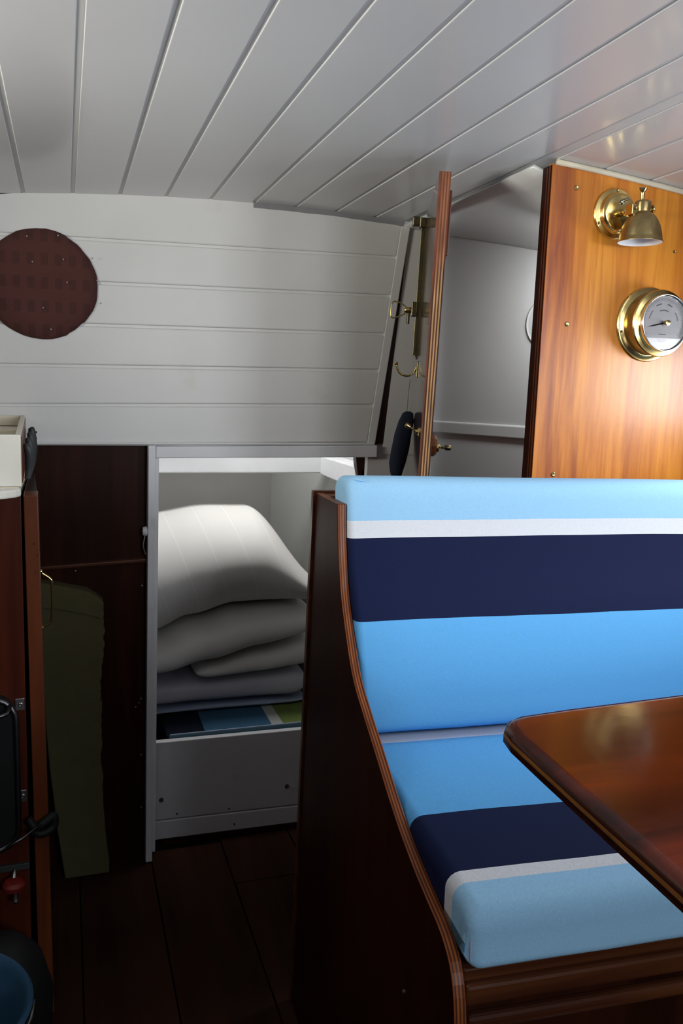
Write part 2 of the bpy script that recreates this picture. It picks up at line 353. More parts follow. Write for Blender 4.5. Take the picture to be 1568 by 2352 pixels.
# ------------------------------------------------------------------ floor
fl = tag(empty('floor'), 'dark worn wooden cabin sole', None, None, 'structure')
box('subfloor', -0.9, 1.35, -1.15, 2.9, -0.06, -0.022, 'black', fl)
xs = [-0.88, -0.70, -0.52, -0.34, -0.16, 0.018, 0.190, 0.372, 0.555, 0.74, 0.92, 1.10, 1.30]
for i in range(len(xs)-1):
    spans = [(-1.1, 1.0 if i % 2 else 0.4), (1.003 if i % 2 else 0.403, 2.015)]
    if xs[i] > 0.36: spans = [(-1.1, 0.9), (0.903, 1.806), (1.812, 2.03)]
    elif 0.0 < xs[i] < 0.36: spans = [(-1.1, 2.0)]
    for (a, c) in spans:
        dz = random.uniform(-0.0015, 0.001)
        box('plank', xs[i]+0.0015, xs[i+1]-0.0015, a, c, -0.02, dz, 'floor', fl, 0.0015)

# ------------------------------------------------------------------ ceiling: tongue-and-groove planks along the boat
ce = tag(empty('ceiling'), 'white glossy planked coachroof ceiling', None, None, 'structure')
seams = [-0.076+0.1*k for k in range(-8, 15)]
for i in range(len(seams)-1):
    a, c = seams[i]+0.0045, seams[i+1]-0.0045
    y1 = 1.985 if seams[i] < 0.80 else 1.335
    if abs(seams[i]-0.724) < 0.01: c = 0.80
    za, zc = ceil_z(a), ceil_z(c)
    if c > 0.80 and a < 0.81 and a > 0.79: pass
    sp = [(-1.1, y1)]
    for (p, q) in sp:
        hexa('plank', [(a, p, za), (c, p, zc), (c, q, zc), (a, q, za), (a, p, za+0.012), (c, p, zc+0.012), (c, q, zc+0.012), (a, q, za+0.012)], 'ceil', ce, 0.0012)
v, f = [], []
bx = [-0.9, -0.7, -0.5, -0.3, -0.1, 0.124, 0.25, 0.37, 0.5, 0.624, 0.75, 0.9, 1.05, 1.2, 1.36]; by = [-1.12, 0.05, 0.55, 2.02]
for x in bx:
    for y in by: z = ceil_z(x)+0.0020; v += [(x, y, z), (x, y, z+0.03)]
for i in range(len(bx)-1):
    for j in range(3):
        p = (i*4+j)*2; q = p+8
        f += [(p, p+2, q+2, q), (p+1, q+1, q+3, p+3)]
put('backing_panel', v, f, 'recess', ce)
# smooth sloping panel over the toilet compartment beside the coachroof
v, f = [], []
N = 16
for i in range(N+1):
    y = 1.365+(2.0-1.365)*i/N
    t = (y-1.7)/0.262
    hx, hz = 1.015-0.095*t, 1.504+0.07*t
    for j in range(7):
        s = j/6
        x = 0.801+(hx+0.02-0.801)*s
        z0 = ceil_z(0.80)-0.006
        v.append((x, y, z0+(hz-z0)*(s**1.25)))
for i in range(N):
    for j in range(6):
        a = i*7+j; f.append((a, a+7, a+8, a+1))
o = put('smooth_panel', v, f, 'hull', ce, True)
so = o.modifiers.new('thick', 'SOLIDIFY'); so.thickness = 0.006; so.offset = 1

# ------------------------------------------------------------------ forward bulkhead with the planked white panel
wf = tag(empty('wall_front', (0.3, 1.99, 0)), 'white planked forward bulkhead', None, None, 'structure')
D = 1.97
# seam heights at x=0.0 and x=0.75
sm = [(1.489, 1.508), (1.396, 1.4145), (1.304, 1.3208), (1.2130, 1.2310), (1.1260, 1.1440), (1.0360, 1.0490)]
def sz(k, x): return sm[k][0]+(sm[k][1]-sm[k][0])*x/0.75
def edge_x(z): return 0.749+(z-1.049)*(0.822-0.749)/(1.602-1.049)     # slanting right edge of the panel
XL = -0.86
# top plank
out = [(XL, sz(0, XL)+0.003), (0.787, sz(0, 0.787)+0.003), (edge_x(1.6)-0.024, 1.592)]
out += [(x, ceil_z(x)+0.011) for x in [0.79-0.11*k for k in range(15)]] + [(XL, ceil_z(XL)+0.011)]
prism('plank', out, D, D+0.014, 'Y', 'white', wf, bevel=0.003)
for k in range(5):
    zt0, zt1 = sz(k, XL)-0.003, 0
    xr = edge_x(sz(k+1, 0.75))-0.021; xr2 = edge_x(sz(k, 0.75))-0.021
    out = [(XL, sz(k+1, XL)+0.003), (xr, sz(k+1, xr)+0.003), (xr2, sz(k, xr2)-0.003), (XL, zt0)]
    prism('plank', out, D, D+0.014, 'Y', 'white', wf, bevel=0.003)
prism('stile', [(edge_x(1.046)-0.0215, 1.046), (edge_x(1.046), 1.046), (edge_x(1.6), 1.600), (edge_x(1.6)-0.0245, 1.600)], D-0.001, D+0.016, 'Y', 'white', wf, bevel=0.002)
prism('backing_panel', [(XL, 1.03), (0.745, 1.04), (0.81, 1.596), (0.5, 1.60), (XL, 1.45)], D+0.005, D+0.018, 'Y', 'white', wf)
prism('bottom_bead', [(XL, 1.0300), (0.746, 1.0445), (0.746, 1.0500), (XL, 1.0365)], D-0.006, D+0.004, 'Y', 'white', wf, bevel=0.002)
# dark strip put in for the shade of the gap, white bulkhead beyond it
prism('dark_strip', [(0.74, 1.045), (0.775, 1.047), (0.8255, 1.603), (0.815, 1.603)], D+0.012, D+0.022, 'Y', 'mahog', wf)
prism('white_board', [(0.773, 1.02), (0.96, 1.02), (0.96, 1.600), (0.823, 1.604)], D+0.010, D+0.026, 'Y', 'white', wf)
tp = []
for k in range(15):
    x = 0.424+(0.802-0.424)*k/14; tp.append((x, ceil_z(x)+0.001))
bt = [(x, z-0.0105-0.002*random.random()) for x, z in reversed(tp)]
prism('tape_strip', tp+bt, D-0.0025, D+0.001, 'Y', 'tape', wf)
# lower part: dark mahogany on the left, white returns on the right
box('lower_panel', XL, 0.1905, 1.988, 2.006, 0.0, 1.037, 'mahog', wf)
prism('ledge', [(-0.10, 0.744), (0.182, 0.757), (0.182, 0.767), (-0.10, 0.754)], 1.976, 1.990, 'Y', 'mahogx', wf, bevel=0.003)
for x, z in ((0.02, 0.742), (0.171, 0.70), (0.168, 0.415), (0.155, 0.395), (0.163, 0.405), (0.168, 0.27), (0.168, 0.13)):
    screw(wf, (x, 1.988, z), TO_CAM, 0.0022, 'steel')
box('lower_return', 0.735, 0.96, 1.984, 2.004, 0.0, 1.022, 'white', wf)
box('overhead_return', -0.3, 0.96, 1.992, 2.012, 1.012, 1.62, 'white', wf)

# door frame of the forepeak
tr = tag(empty('trim_1', (0.19, 1.97, 0)), 'white painted frame around the forepeak opening', None, None, 'structure')
hexa('post', [(0.175, 1.952, 0.0), (0.191, 1.952, 0.0), (0.191, 1.986, 0.0), (0.175, 1.986, 0.0), (0.183, 1.952, 1.038), (0.200, 1.952, 1.038), (0.200, 1.986, 1.038), (0.183, 1.986, 1.038)], 'white2', tr, 0.002)
hexa('stop', [(0.191, 1.972, 0.014), (0.2005, 1.972, 0.014), (0.2005, 2.0, 0.014), (0.191, 2.0, 0.014), (0.200, 1.972, 1.02), (0.2095, 1.972, 1.02), (0.2095, 2.0, 1.02), (0.200, 2.0, 1.02)], 'white2', tr, 0.0015)
hexa('rail', [(0.2005, 1.956, 1.009), (0.75, 1.956, 1.014), (0.75, 1.99, 1.014), (0.2005, 1.99, 1.009), (0.2005, 1.956, 1.036), (0.75, 1.956, 1.044), (0.75, 1.99, 1.044), (0.2005, 1.99, 1.036)], 'white2', tr, 0.002)
ct = lathe('catch', [(0.010, 0), (0.012, 0.004), (0.010, 0.010), (0.002, 0.012)], 'white2', tr, Matrix.Translation((0.181, 1.966, 0.835)) @ TO_NX, 18)
tube('catch_spring', catmull([(0.176, 1.966, 0.825), (0.172, 1.965, 0.800), (0.178, 1.966, 0.778)], 5), 0.0022, 'steel', tr)

# forepeak compartment behind
M['peak'] = paint('forepeak_shade_grey', (0.34, 0.335, 0.32), 0.5, 0.06, 5)  # shade on the back board is put into this darker grey
def struct(name, o, label): o.name = name; return tag(o, label, None, None, 'structure')
struct('wall_forepeak_back', box('wall_forepeak_back', -0.1, 0.68, 2.70, 2.72, 0.0, 1.36, 'peak'), 'back board of the forepeak, shade painted in as grey')
struct('wall_forepeak_right', hexa('wall_forepeak_right', [(0.657, 2.699, 0.0), (0.80, 2.005, 0.0), (0.82, 2.005, 0.0), (0.68, 2.699, 0.0), (0.657, 2.699, 1.36), (0.80, 2.005, 1.36), (0.82, 2.005, 1.36), (0.68, 2.699, 1.36)], 'hull'), 'off-white slanting side board of the forepeak')
struct('wall_forepeak_left', hexa('wall_forepeak_left', [(0.10, 2.013, 0.0), (-0.10, 2.699, 0.0), (-0.12, 2.699, 0.0), (0.08, 2.013, 0.0), (0.10, 2.013, 1.36), (-0.10, 2.699, 1.36), (-0.12, 2.699, 1.36), (0.08, 2.013, 1.36)], 'hull'), 'off-white port side board of the forepeak')
cp = tag(empty('ceiling_forepeak', (0.4, 2.3, 1.34)), 'white forepeak deckhead with hatch opening and beam', None, None, 'structure')
boxes('deck_head', [(-0.2, 0.27, 2.014, 2.73, 1.361, 1.39), (0.65, 0.9, 2.014, 2.73, 1.361, 1.39), (0.27, 0.65, 2.014, 2.018, 1.361, 1.39), (0.27, 0.65, 2.135, 2.73, 1.361, 1.39)], 'hull', cp)
box('deck_beam', -0.02, 0.71, 2.25, 2.285, 0.943, 1.03, 'white2', cp, 0.003)
hexa('stringer', [(0.690, 2.25, 0.94), (0.735, 2.03, 0.918), (0.79, 2.03, 0.918), (0.745, 2.25, 0.94), (0.690, 2.25, 0.992), (0.735, 2.03, 0.978), (0.79, 2.03, 0.978), (0.745, 2.25, 0.992)], 'white2', cp, 0.003)
hexa('bracket', [(0.731, 2.03, 0.93), (0.770, 2.03, 0.93), (0.775, 2.07, 0.93), (0.735, 2.07, 0.93), (0.719, 2.03, 1.013), (0.748, 2.03, 1.013), (0.752, 2.07, 1.013), (0.724, 2.07, 1.013)], 'mahog', cp, 0.002)

# ------------------------------------------------------------------ toilet compartment hull side
hx = lambda t: (1.015-0.095*t, 1.7+0.262*t)
wh = tag(empty('wall_inner_right', (1.0, 1.7, 0)), 'white painted hull side behind the bulkhead', None, None, 'structure')
a, c = hx(-1.24), hx(1.18)
n_ = (0.94*0.02, 0.341*0.02)
za, zc = 1.504-0.07*1.24, 1.504+0.07*1.18
def hull_piece(t0, t1, z0, z1=None):
    p, q = hx(t0), hx(t1)
    e = [(z1 if z1 is not None else 1.514+0.07*t) for t in (t0, t1)]
    n = len(v); v.extend([(p[0], p[1], z0), (q[0], q[1], z0), (q[0]+n_[0], q[1]+n_[1], z0), (p[0]+n_[0], p[1]+n_[1], z0),
        (p[0], p[1], e[0]), (q[0], q[1], e[1]), (q[0]+n_[0], q[1]+n_[1], e[1]), (p[0]+n_[0], p[1]+n_[1], e[0])])
    f.extend([tuple(i+n for i in k) for k in BF])
v, f = [], []
hull_piece(-1.24, 1.18, 0)
put('hull_panel', v, f, 'hull', wh)
hexa('ledge', [(a[0]-0.006, a[1]-0.002, 1.083), (c[0]-0.006, c[1]-0.002, 1.078), (c[0], c[1], 1.078), (a[0], a[1], 1.083),
     (a[0]-0.006, a[1]-0.002, 1.112), (c[0]-0.006, c[1]-0.002, 1.107), (c[0], c[1], 1.110), (a[0], a[1], 1.115)], 'hull', wh, 0.004, seg=3)
pc = hx(-0.155)
nm = Vector((-0.94, -0.341, 0))
pm = Matrix.Translation((pc[0], pc[1], 1.345)) @ nm.to_track_quat('Z', 'Y').to_matrix().to_4x4()
vt = tag(lathe('round_vent', [(0.056, 0), (0.056, 0.002), (0.053, 0.0035), (0.050, 0.0025), (0.046, 0.0025), (0.02, 0.003), (0.004, 0.003)], 'hull', None, pm), 'round white vent rim on hull wall behind orange bulkhead', 'vent')

# ------------------------------------------------------------------ other cabin sides (out of view) with their openings
def ring_wall(name, axis, pos, th, lo, hi, z0, z1, openings, label):
    r_ = tag(empty(name), label, None, None, 'structure')
    bl = []; p = lo
    def bb(a, c, s, t, p0=pos, p1=pos+th):
        p0, p1 = min(p0, p1), max(p0, p1)
        return (p0, p1, a, c, s, t) if axis == 'X' else (a, c, p0, p1, s, t)
    for (wlo, whi, wz0, wz1) in openings:
        bl += [bb(p, wlo, z0, z1), bb(wlo, whi, z0, wz0), bb(wlo, whi, wz1, z1)]; p = whi
    bl.append(bb(p, hi, z0, z1))
    boxes('wall_board', bl, 'mahog', r_)
    ins = -0.008 if th > 0 else 0.008; fr = 0.018
    for (wlo, whi, wz0, wz1) in openings:
        boxes('window_frame', [bb(q[0], q[1], q[2], q[3], pos, pos+ins) for q in ((wlo-fr, whi+fr, wz0-fr, wz0), (wlo-fr, whi+fr, wz1, wz1+fr), (wlo-fr, wlo, wz0, wz1), (whi, whi+fr, wz0, wz1))], 'mahogx', r_)
    return r_
ring_wall('wall_right', 'X', 1.30, 0.03, -1.12, 1.40, 0, 1.62, [(-0.40, 0.30, 1.16, 1.42), (0.82, 1.20, 1.115, 1.315)], 'dark mahogany starboard cabin side with two windows')
ring_wall('wall_left', 'X', -0.85, -0.03, -1.12, 2.0, 0, 1.62, [(0.67, 1.13, 1.23, 1.42)], 'dark mahogany port cabin side with a window')
ring_wall('wall_back', 'Y', -1.05, -0.03, -0.9, 1.34, 0, 1.66, [(0.38, 0.94, 1.14, 1.565)], 'dark mahogany aft bulkhead with the companionway opening')

# ------------------------------------------------------------------ orange varnished bulkhead
ob = tag(empty('wall_right_bulkhead', (0.95, 1.35, 0)), 'glossy orange varnished plywood bulkhead with dark edge', None, None, 'structure')
BY = 1.335
o = prism('veneer_panel', [(0.8205, 0.0), (1.30, 0.0), (1.30, ceil_z(1.30)-0.004), (1.1, ceil_z(1.1)-0.005), (0.95, ceil_z(0.95)-0.006), (0.8205, ceil_z(0.82)-0.008)], BY, BY+0.012, 'Y', 'orange', ob)
prism('core_panel', [(0.835, 0.0), (1.30, 0.0), (1.30, ceil_z(1.30)-0.004), (0.835, ceil_z(0.82)-0.008)], BY+0.012, BY+0.036, 'Y', 'mahog', ob)
hexa('edge_trim', [(0.8195, BY+0.001, 0), (0.836, BY+0.012, 0), (0.836, BY+0.047, 0), (0.8195, BY+0.047, 0),
                   (0.8195, BY+0.001, ceil_z(0.82)-0.010), (0.836, BY+0.012, ceil_z(0.82)-0.010), (0.836, BY+0.030, ceil_z(0.82)-0.010), (0.8195, BY+0.030, ceil_z(0.82)-0.010)], 'mahog', ob, 0.001)
for k, (ya, yb) in enumerate(((0.004, 0.008), (0.012, 0.015))):
    box('edge_veneer', 0.8186, 0.8197, BY+ya, BY+yb, 0.0, ceil_z(0.82)-0.012, 'red', ob)
tube('top_moulding', [(x, BY-0.003, ceil_z(x)-0.005) for x in [0.826+0.05*k for k in range(10)]], 0.0050, 'cream', ob, 12)
for x, z in ((0.871, 1.550), (0.872, 1.312), (0.865, 1.037), (1.094, 1.458)):
    screw(ob, (x, BY, z), TO_CAM, 0.0045 if x < 1 else 0.003)

# ------------------------------------------------------------------ open door
dr = tag(empty('door_1', (0.612, 1.443, 0.0), (R(1.35), 0, math.atan2(0.935, 0.353))), 'open varnished plywood door seen edge-on', None, None, 'structure')
W = 0.605
box('slab', 0.0, W, -0.0212, 0.0, 0.06, 1.575, 'doorface', dr, 0.001, local=True)
ed = box('edge_banding', -0.0012, 0.0, -0.0215, 0.0002, 0.06, 1.5755, 'plydoor', dr, local=True)
box('dark_strip', 0.004, 0.06, -0.026, -0.0212, 1.43, 1.545, 'red', dr, 0.001, local=True)
hg = box('hinge', W-0.01, W+0.004, -0.004, 0.012, 1.30, 1.36, 'brassdull', dr, 0.001, local=True)
# sliding stay on the inside face
st = empty('stay', (0.385, 0.0, 0)); st.parent = dr
def loc_put(o, parent): o.parent = parent; o.matrix_parent_inverse = Matrix.Identity(4); return o
boxes('track', [(-0.004, 0.004, 0.002, 0.006, 1.262, 1.555), (-0.0055, -0.0035, 0.006, 0.010, 1.265, 1.55), (0.0035, 0.0055, 0.006, 0.010, 1.265, 1.55)], 'brassdark', st, 0.0008, local=True)
box('backing_bar', -0.010, 0.010, 0.0, 0.002, 1.256, 1.56, 'brassdark', st, local=True)
boxes('top_bracket', [(-0.012, 0.012, 0.0, 0.014, 1.548, 1.570), (-0.010, 0.010, 0.014, 0.030, 1.552, 1.572)], 'brassdark', st, 0.002, local=True)
box('slider', -0.010, 0.010, 0.007, 0.020, 1.352, 1.385, 'brassdark', st, 0.002, local=True)
lathe('clamp_boss', [(0.0065, 0), (0.0075, 0.003), (0.0075, 0.014), (0.006, 0.016)], 'brass', st, Matrix.Translation((0, 0.020, 1.366)) @ Matrix.Rotation(R(-90), 4, 'X'), 18, local=True)
lathe('clamp_screw', [(0.0035, 0), (0.0035, 0.026)], 'brassdark', st, Matrix.Translation((0.0, 0.026, 1.335)), 12, local=True)
tube('wing_loop', catmull([(0, 0.030, 1.371), (0, 0.045, 1.381), (0, 0.061, 1.384), (0, 0.066, 1.374), (0, 0.066, 1.356), (0, 0.063, 1.348), (0, 0.052, 1.349), (0, 0.034, 1.358)], 5), 0.0016, 'brass', st, 8, local=True)
# double coat hook
hk = empty('coat_hook', (0.30, 0.0, 1.225)); hk.parent = dr
box('hook_plate', -0.007, 0.007, 0.0, 0.003, -0.012, 0.024, 'brassdark', hk, 0.002, local=True)
for sgn, nm_ in ((-1, 0), (1, 1)):
    tube('hook_prong', catmull([(0, 0.003, 0.012), (0.0, 0.007, 0.001), (sgn*0.003, 0.016, -0.008), (sgn*0.006, 0.030, -0.009), (sgn*0.010, 0.041, -0.002), (sgn*0.013, 0.048, 0.012)], 6), [0.0024]*31, 'brass', hk, 10, local=True)
    lathe('hook_ball', [(0.0006, -0.0045), (0.003, -0.0035), (0.0044, 0), (0.003, 0.0035), (0.0006, 0.0045)], 'brass', hk, Matrix.Translation((sgn*0.0133, 0.0487, 0.0155)), 14, local=True)
# latch: turn-knob through the door
lt = empty('latch', (0.045, 0, 1.105)); lt.parent = dr
lathe('rose', [(0.0085, 0), (0.0085, 0.002), (0.005, 0.004), (0.004, 0.008), (0.002, 0.0085)], 'brass', lt, Matrix.Rotation(R(-90), 4, 'X'), 18, local=True)
tube('lever', [(0, 0.006, 0), (0, 0.022, 0.010)], 0.0018, 'brassdull', lt, 8, local=True)
lathe('lever_knob', [(0.0045, 0), (0.005, 0.002), (0.005, 0.009), (0.003, 0.011)], 'brassdull', lt, Matrix.Translation((0, 0.019, 0.008)) @ Vector((0, 0.9, 0.45)).to_track_quat('Z', 'Y').to_matrix().to_4x4(), 14, local=True)
lathe('wooden_boss', [(0.021, 0), (0.021, 0.008), (0.017, 0.013), (0.003, 0.013)], 'mahogx', lt, Matrix.Translation((0.0, -0.0212, -0.025)) @ Matrix.Rotation(R(90), 4, 'X'), 8, smooth=False, local=True)
lathe('outer_rose', [(0.009, 0), (0.009, 0.004), (0.005, 0.008), (0.002, 0.009)], 'brass', lt, Matrix.Translation((0, -0.034, -0.028)) @ Matrix.Rotation(R(90), 4, 'X'), 18, local=True)
tube('outer_lever', [(0, -0.040, -0.028), (-0.004, -0.052, -0.027)], 0.0022, 'brassdark', lt, 8, local=True)
lathe('outer_knob', [(0.0045, 0), (0.0055, 0.002), (0.0055, 0.010), (0.004, 0.012)], 'brassdark', lt, Matrix.Translation((-0.004, -0.050, -0.027)) @ Matrix.Rotation(R(90), 4, 'X'), 14, local=True)

# navy pouch hanging on the hook
po = thing('cloth_pouch', 'slim navy cloth pouch hanging by a cord from the brass door hook', 'pouch', (0.727, 1.74, 0.99))
v, f = [], []
prof = [(1.137, 0.738, 0.006, 0.004), (1.133, 0.738, 0.014, 0.007), (1.115, 0.734, 0.020, 0.010), (1.085, 0.726, 0.023, 0.012), (1.05, 0.721, 0.024, 0.012), (1.02, 0.717, 0.022, 0.011), (1.0, 0.716, 0.017, 0.010), (0.989, 0.717, 0.013, 0.008), (0.985, 0.718, 0.006, 0.003)]
for z, x, rx, ry in prof:
    for i in range(24):
        t = 2*math.pi*i/24; w_ = 1+0.10*math.cos(3*t+z*30)
        v.append((x+0.88*rx*w_*math.cos(t), 1.74+ry*w_*math.sin(t), z))
for j in range(len(prof)-1):
    for i in range(24):
        f.append((j*24+(i+1) % 24, j*24+i, (j+1)*24+i, (j+1)*24+(i+1) % 24))
f.append(tuple(range(24))); f.append(tuple(range(len(prof)*24-1, len(prof)*24-25, -1)))
put('bag', v, f, 'navy', po, True)
tube('cord', catmull([(0.737, 1.735, 1.209), (0.736, 1.74, 1.18), (0.735, 1.74, 1.155), (0.734, 1.74, 1.132)], 6), 0.0016, 'rope', po, 8)
tube('hem_ring', [(0.730+0.005*math.cos(t), 1.736, 0.985+0.004*math.sin(t)) for t in [k*math.pi/5 for k in range(10)]], 0.0009, 'rope', po, 6, closed=True)

# ------------------------------------------------------------------ dinette bench (own axes: x along bench, y towards back)
BR = (0.3638, 0.6528, 0.0); BROT = (0, 0, R(-4))
be = thing('dinette_bench', 'dark mahogany dinette bench frame with curved plywood end panel', 'bench', BR, BROT)
front = [(0.512, 1.011), (0.503, 0.959), (0.487, 0.91), (0.463, 0.862), (0.40, 0.786), (0.340, 0.752), (0.288, 0.728), (0.195, 0.684), (0.123, 0.660), (0.08, 0.650), (0.035, 0.640), (0.004, 0.618), (-0.011, 0.573), (-0.014, 0.52), (-0.014, 0.40)]
fs = smooth2(front, 4)
outline = fs + [(-0.014, 0.0), (0.735, 0.0), (0.722, 0.38), (0.712, 0.543), (0.697, 0.79), (0.657, 1.009)]
prism('end_panel', outline, -0.0135, 0.0, 'X', 'mahog', be, side='plybench', bevel=0.0015, local=True)
hexa('back_board', [(-0.0175, 0.737, 0.0), (1.05, 0.70, 0.0), (1.05, 0.715, 0.0), (-0.0175, 0.752, 0.0), (-0.0175, 0.660, 1.012), (1.05, 0.640, 1.012), (1.05, 0.655, 1.012), (-0.0175, 0.676, 1.012)], 'mahogx', be, 0.001, local=True)
box('cleat', 0.0, 0.03, 0.625, 0.658, 0.97, 1.008, 'red', be, 0.002, local=True)
box('seat_board', 0.0, 1.0, 0.004, 0.46, 0.606, 0.620, 'mahogx', be, 0.002, local=True)
box('front_rail', 0.0, 1.0, -0.004, 0.010, 0.584, 0.607, 'mahogx', be, 0.004, local=True)
box('moulding', 0.0, 1.0, -0.012, 0.004, 0.562, 0.578, 'mahogx', be, 0.006, seg=3, local=True)
box('front_panel', 0.0, 1.0, 0.0, 0.014, 0.06, 0.586, 'mahog', be, local=True)
box('kick_board', 0.0, 1.0, 0.05, 0.064, 0.0, 0.06, 'mahog', be, local=True)
screw(be, (0.09, 0.0, 0.505), TO_CAM, 0.004, 'steel', local=True)
screw(be, (-0.0135, 0.13, 0.50), TO_NX, 0.003, 'steel', local=True)

def offs(poly, d):
    n = len(poly); out = []
    for i in range(n):
        a, c = Vector(poly[i-1]), Vector(poly[(i+1) % n]); t = (c-a).normalized()
        out.append((poly[i][0]-t.y*d, poly[i][1]+t.x*d))
    return out
def sweep_cushion(name, poly, u0, u1, r_, mat, parent, crown=0.0, fn=None):
    """closed profile (counter-clockwise in y,z) swept along x with rounded ends"""
    n = len(poly); rings = []
    rings.append((u0, r_*1.6))
    for a in (90, 78, 60, 40, 20, 0): rings.append((u0+r_*(1-math.sin(R(a))), r_*(1-math.cos(R(a)))))
    body = [(u0+r_+(u1-u0-2*r_)*k/14, 0) for k in range(1, 14)]
    tail = [(u1-(u-u0), d) for u, d in reversed(rings)]
    rings = rings + body + tail
    v, f = [], []
    for u, d in rings:
        for (y, z) in offs(poly, d):
            p = Vector((u, y, z))
            if fn: p = fn(p)
            v.append(p)
    for j in range(len(rings)-1):
        for i in range(n):
            i2 = (i+1) % n; f.append((j*n+i, (j+1)*n+i, (j+1)*n+i2, j*n+i2))
    f.append(tuple(range(n))); f.append(tuple(range(len(v)-1, len(v)-n-1, -1)))
    f = [tuple(reversed(q)) for q in f]
    return put(name, v, f, mat, parent, True, local=True)
def round_rect(y0, y1, z0, z1, r0, r1):
    pts = []
    def arc(cx, cz, a0, rr):
        for k in range(7): t = R(a0+90*k/6); pts.append((cx+rr*math.cos(t), cz+rr*math.sin(t)))
    arc(y1-r0, z0+r0, -90, r0)
    for k in range(1, 4): pass
    arc(y1-r1, z1-r1, 0, r1)
    for k in range(1, 12): pts.append((y1-r1-(y1-y0-2*r1)*k/12, z1))
    arc(y0+r1, z1-r1, 90, r1); arc(y0+r0, z0+r0, 180, r0)
    for k in range(1, 12): pts.append((y0+r0+(y1-y0-2*r0)*k/12, z0))
    return pts
sc = thing('seat_cushion', 'blue bench seat cushion with navy and white stripes, partly under the table', 'cushion', BR, BROT)
def puff(p):
    q = p.copy()
    if q.z > 0.65: q.z += 0.003*math.sin(math.pi*min(max((q.y)/0.42, 0), 1))+0.0015*noise.noise(q*6)
    if q.y < 0.05: q.y += 0.002*noise.noise(q*9)
    return q
sweep_cushion('cover', round_rect(-0.006, 0.46, 0.621, 0.686, 0.012, 0.024), 0.0005, 0.98, 0.016, 'seat', sc, fn=puff)
tube('corner_seam', catmull([(0.0065, 0.0035, 0.664), (0.0045, 0.0010, 0.654), (0.0042, -0.0002, 0.642), (0.0050, 0.0002, 0.630)], 5), 0.0010, 'bluesheet', sc, 6, local=True)
bc = thing('backrest_cushion', 'upright blue bench backrest cushion with broad navy band and white stripe', 'cushion', BR, BROT)
fc = [(0.392, 0.698), (0.380, 0.706), (0.382, 0.720), (0.393, 0.745), (0.414, 0.795), (0.443, 0.856), (0.476, 0.912), (0.496, 0.965), (0.506, 1.010), (0.513, 1.032), (0.528, 1.046), (0.555, 1.049), (0.582, 1.044), (0.594, 1.028), (0.590, 1.0), (0.562, 0.92), (0.52, 0.84), (0.48, 0.755), (0.45, 0.705), (0.42, 0.694)]
fcs = [(p[0], p[1]) for p in catmull([(a, c, 0) for a, c in fc+[fc[0]]], 3)][:-1]
fcs = list(reversed(fcs))
def puff2(p):
    q = p.copy(); q.y += 0.002*noise.noise(q*5); q.z += -0.004*max(0, min(1, (q.x-0.02)/0.7))*(1 if q.z > 1.0 else 0)+0.0012*noise.noise(q*8); return q
sweep_cushion('cover', fcs, 0.0008, 0.98, 0.011, 'back', bc, fn=puff2)
tube('corner_fold', catmull([(0.028, 0.520, 1.0445), (0.016, 0.528, 1.0465), (0.008, 0.545, 1.044), (0.0045, 0.552, 1.030), (0.004, 0.551, 1.014)], 5), [0.0012+0.0018*math.sin(math.pi*k/20) for k in range(21)], 'back', bc, 8, local=True)

# ------------------------------------------------------------------ table
tb = thing('dinette_table', 'glossy varnished reddish brown dinette table with rounded corner', 'table', (0.72, 0.37, 0))
def tab_outline(d):
    P = [(0.3135, 0.33), (0.3215, 0.485), (0.3245, 0.532), (0.329, 0.552), (0.338, 0.564), (0.352, 0.5705), (0.40, 0.5745), (0.527, 0.580), (0.80, 0.592), (1.08, 0.603), (1.10, 0.585), (1.10, 0.17), (1.08, 0.15), (0.34, 0.15), (0.318, 0.155), (0.306, 0.175)]
    return [(a, c) for a, c in offs([(p[0], p[1]) for p in P], -d)]
rings = [(0.0045, 0.9025), (0.0, 0.906), (0.0, 0.913), (0.0015, 0.9172), (0.005, 0.9192), (0.011, 0.920)]
v, f = [], []
pl0 = tab_outline(0); n = len(pl0)
cx, cy = 0.7, 0.25
for d, z in rings:
    for p in tab_outline(d): v.append((p[0], p[1], z))
for j in range(len(rings)-1):
    for i in range(n): f.append((j*n+i, (j+1)*n+i, (j+1)*n+(i+1) % n, j*n+(i+1) % n))
f.append(tuple((len(rings)-1)*n+i for i in range(n-1, -1, -1))); f.append(tuple(range(n)))
o = put('table_top', v, f, 'table', tb, True, mats=['plytable'])
for k, p in enumerate(o.data.polygons):
    if k < 3*n: p.material_index = 1
o.data.polygons[-1].use_smooth = False; o.data.polygons[-2].use_smooth = False
lathe('pedestal', [(0.10, 0.0), (0.10, 0.012), (0.035, 0.03), (0.03, 0.05), (0.03, 0.86), (0.07, 0.89), (0.07, 0.9025)], 'steel', tb, Matrix.Translation((0.74, 0.38, 0)), 32)

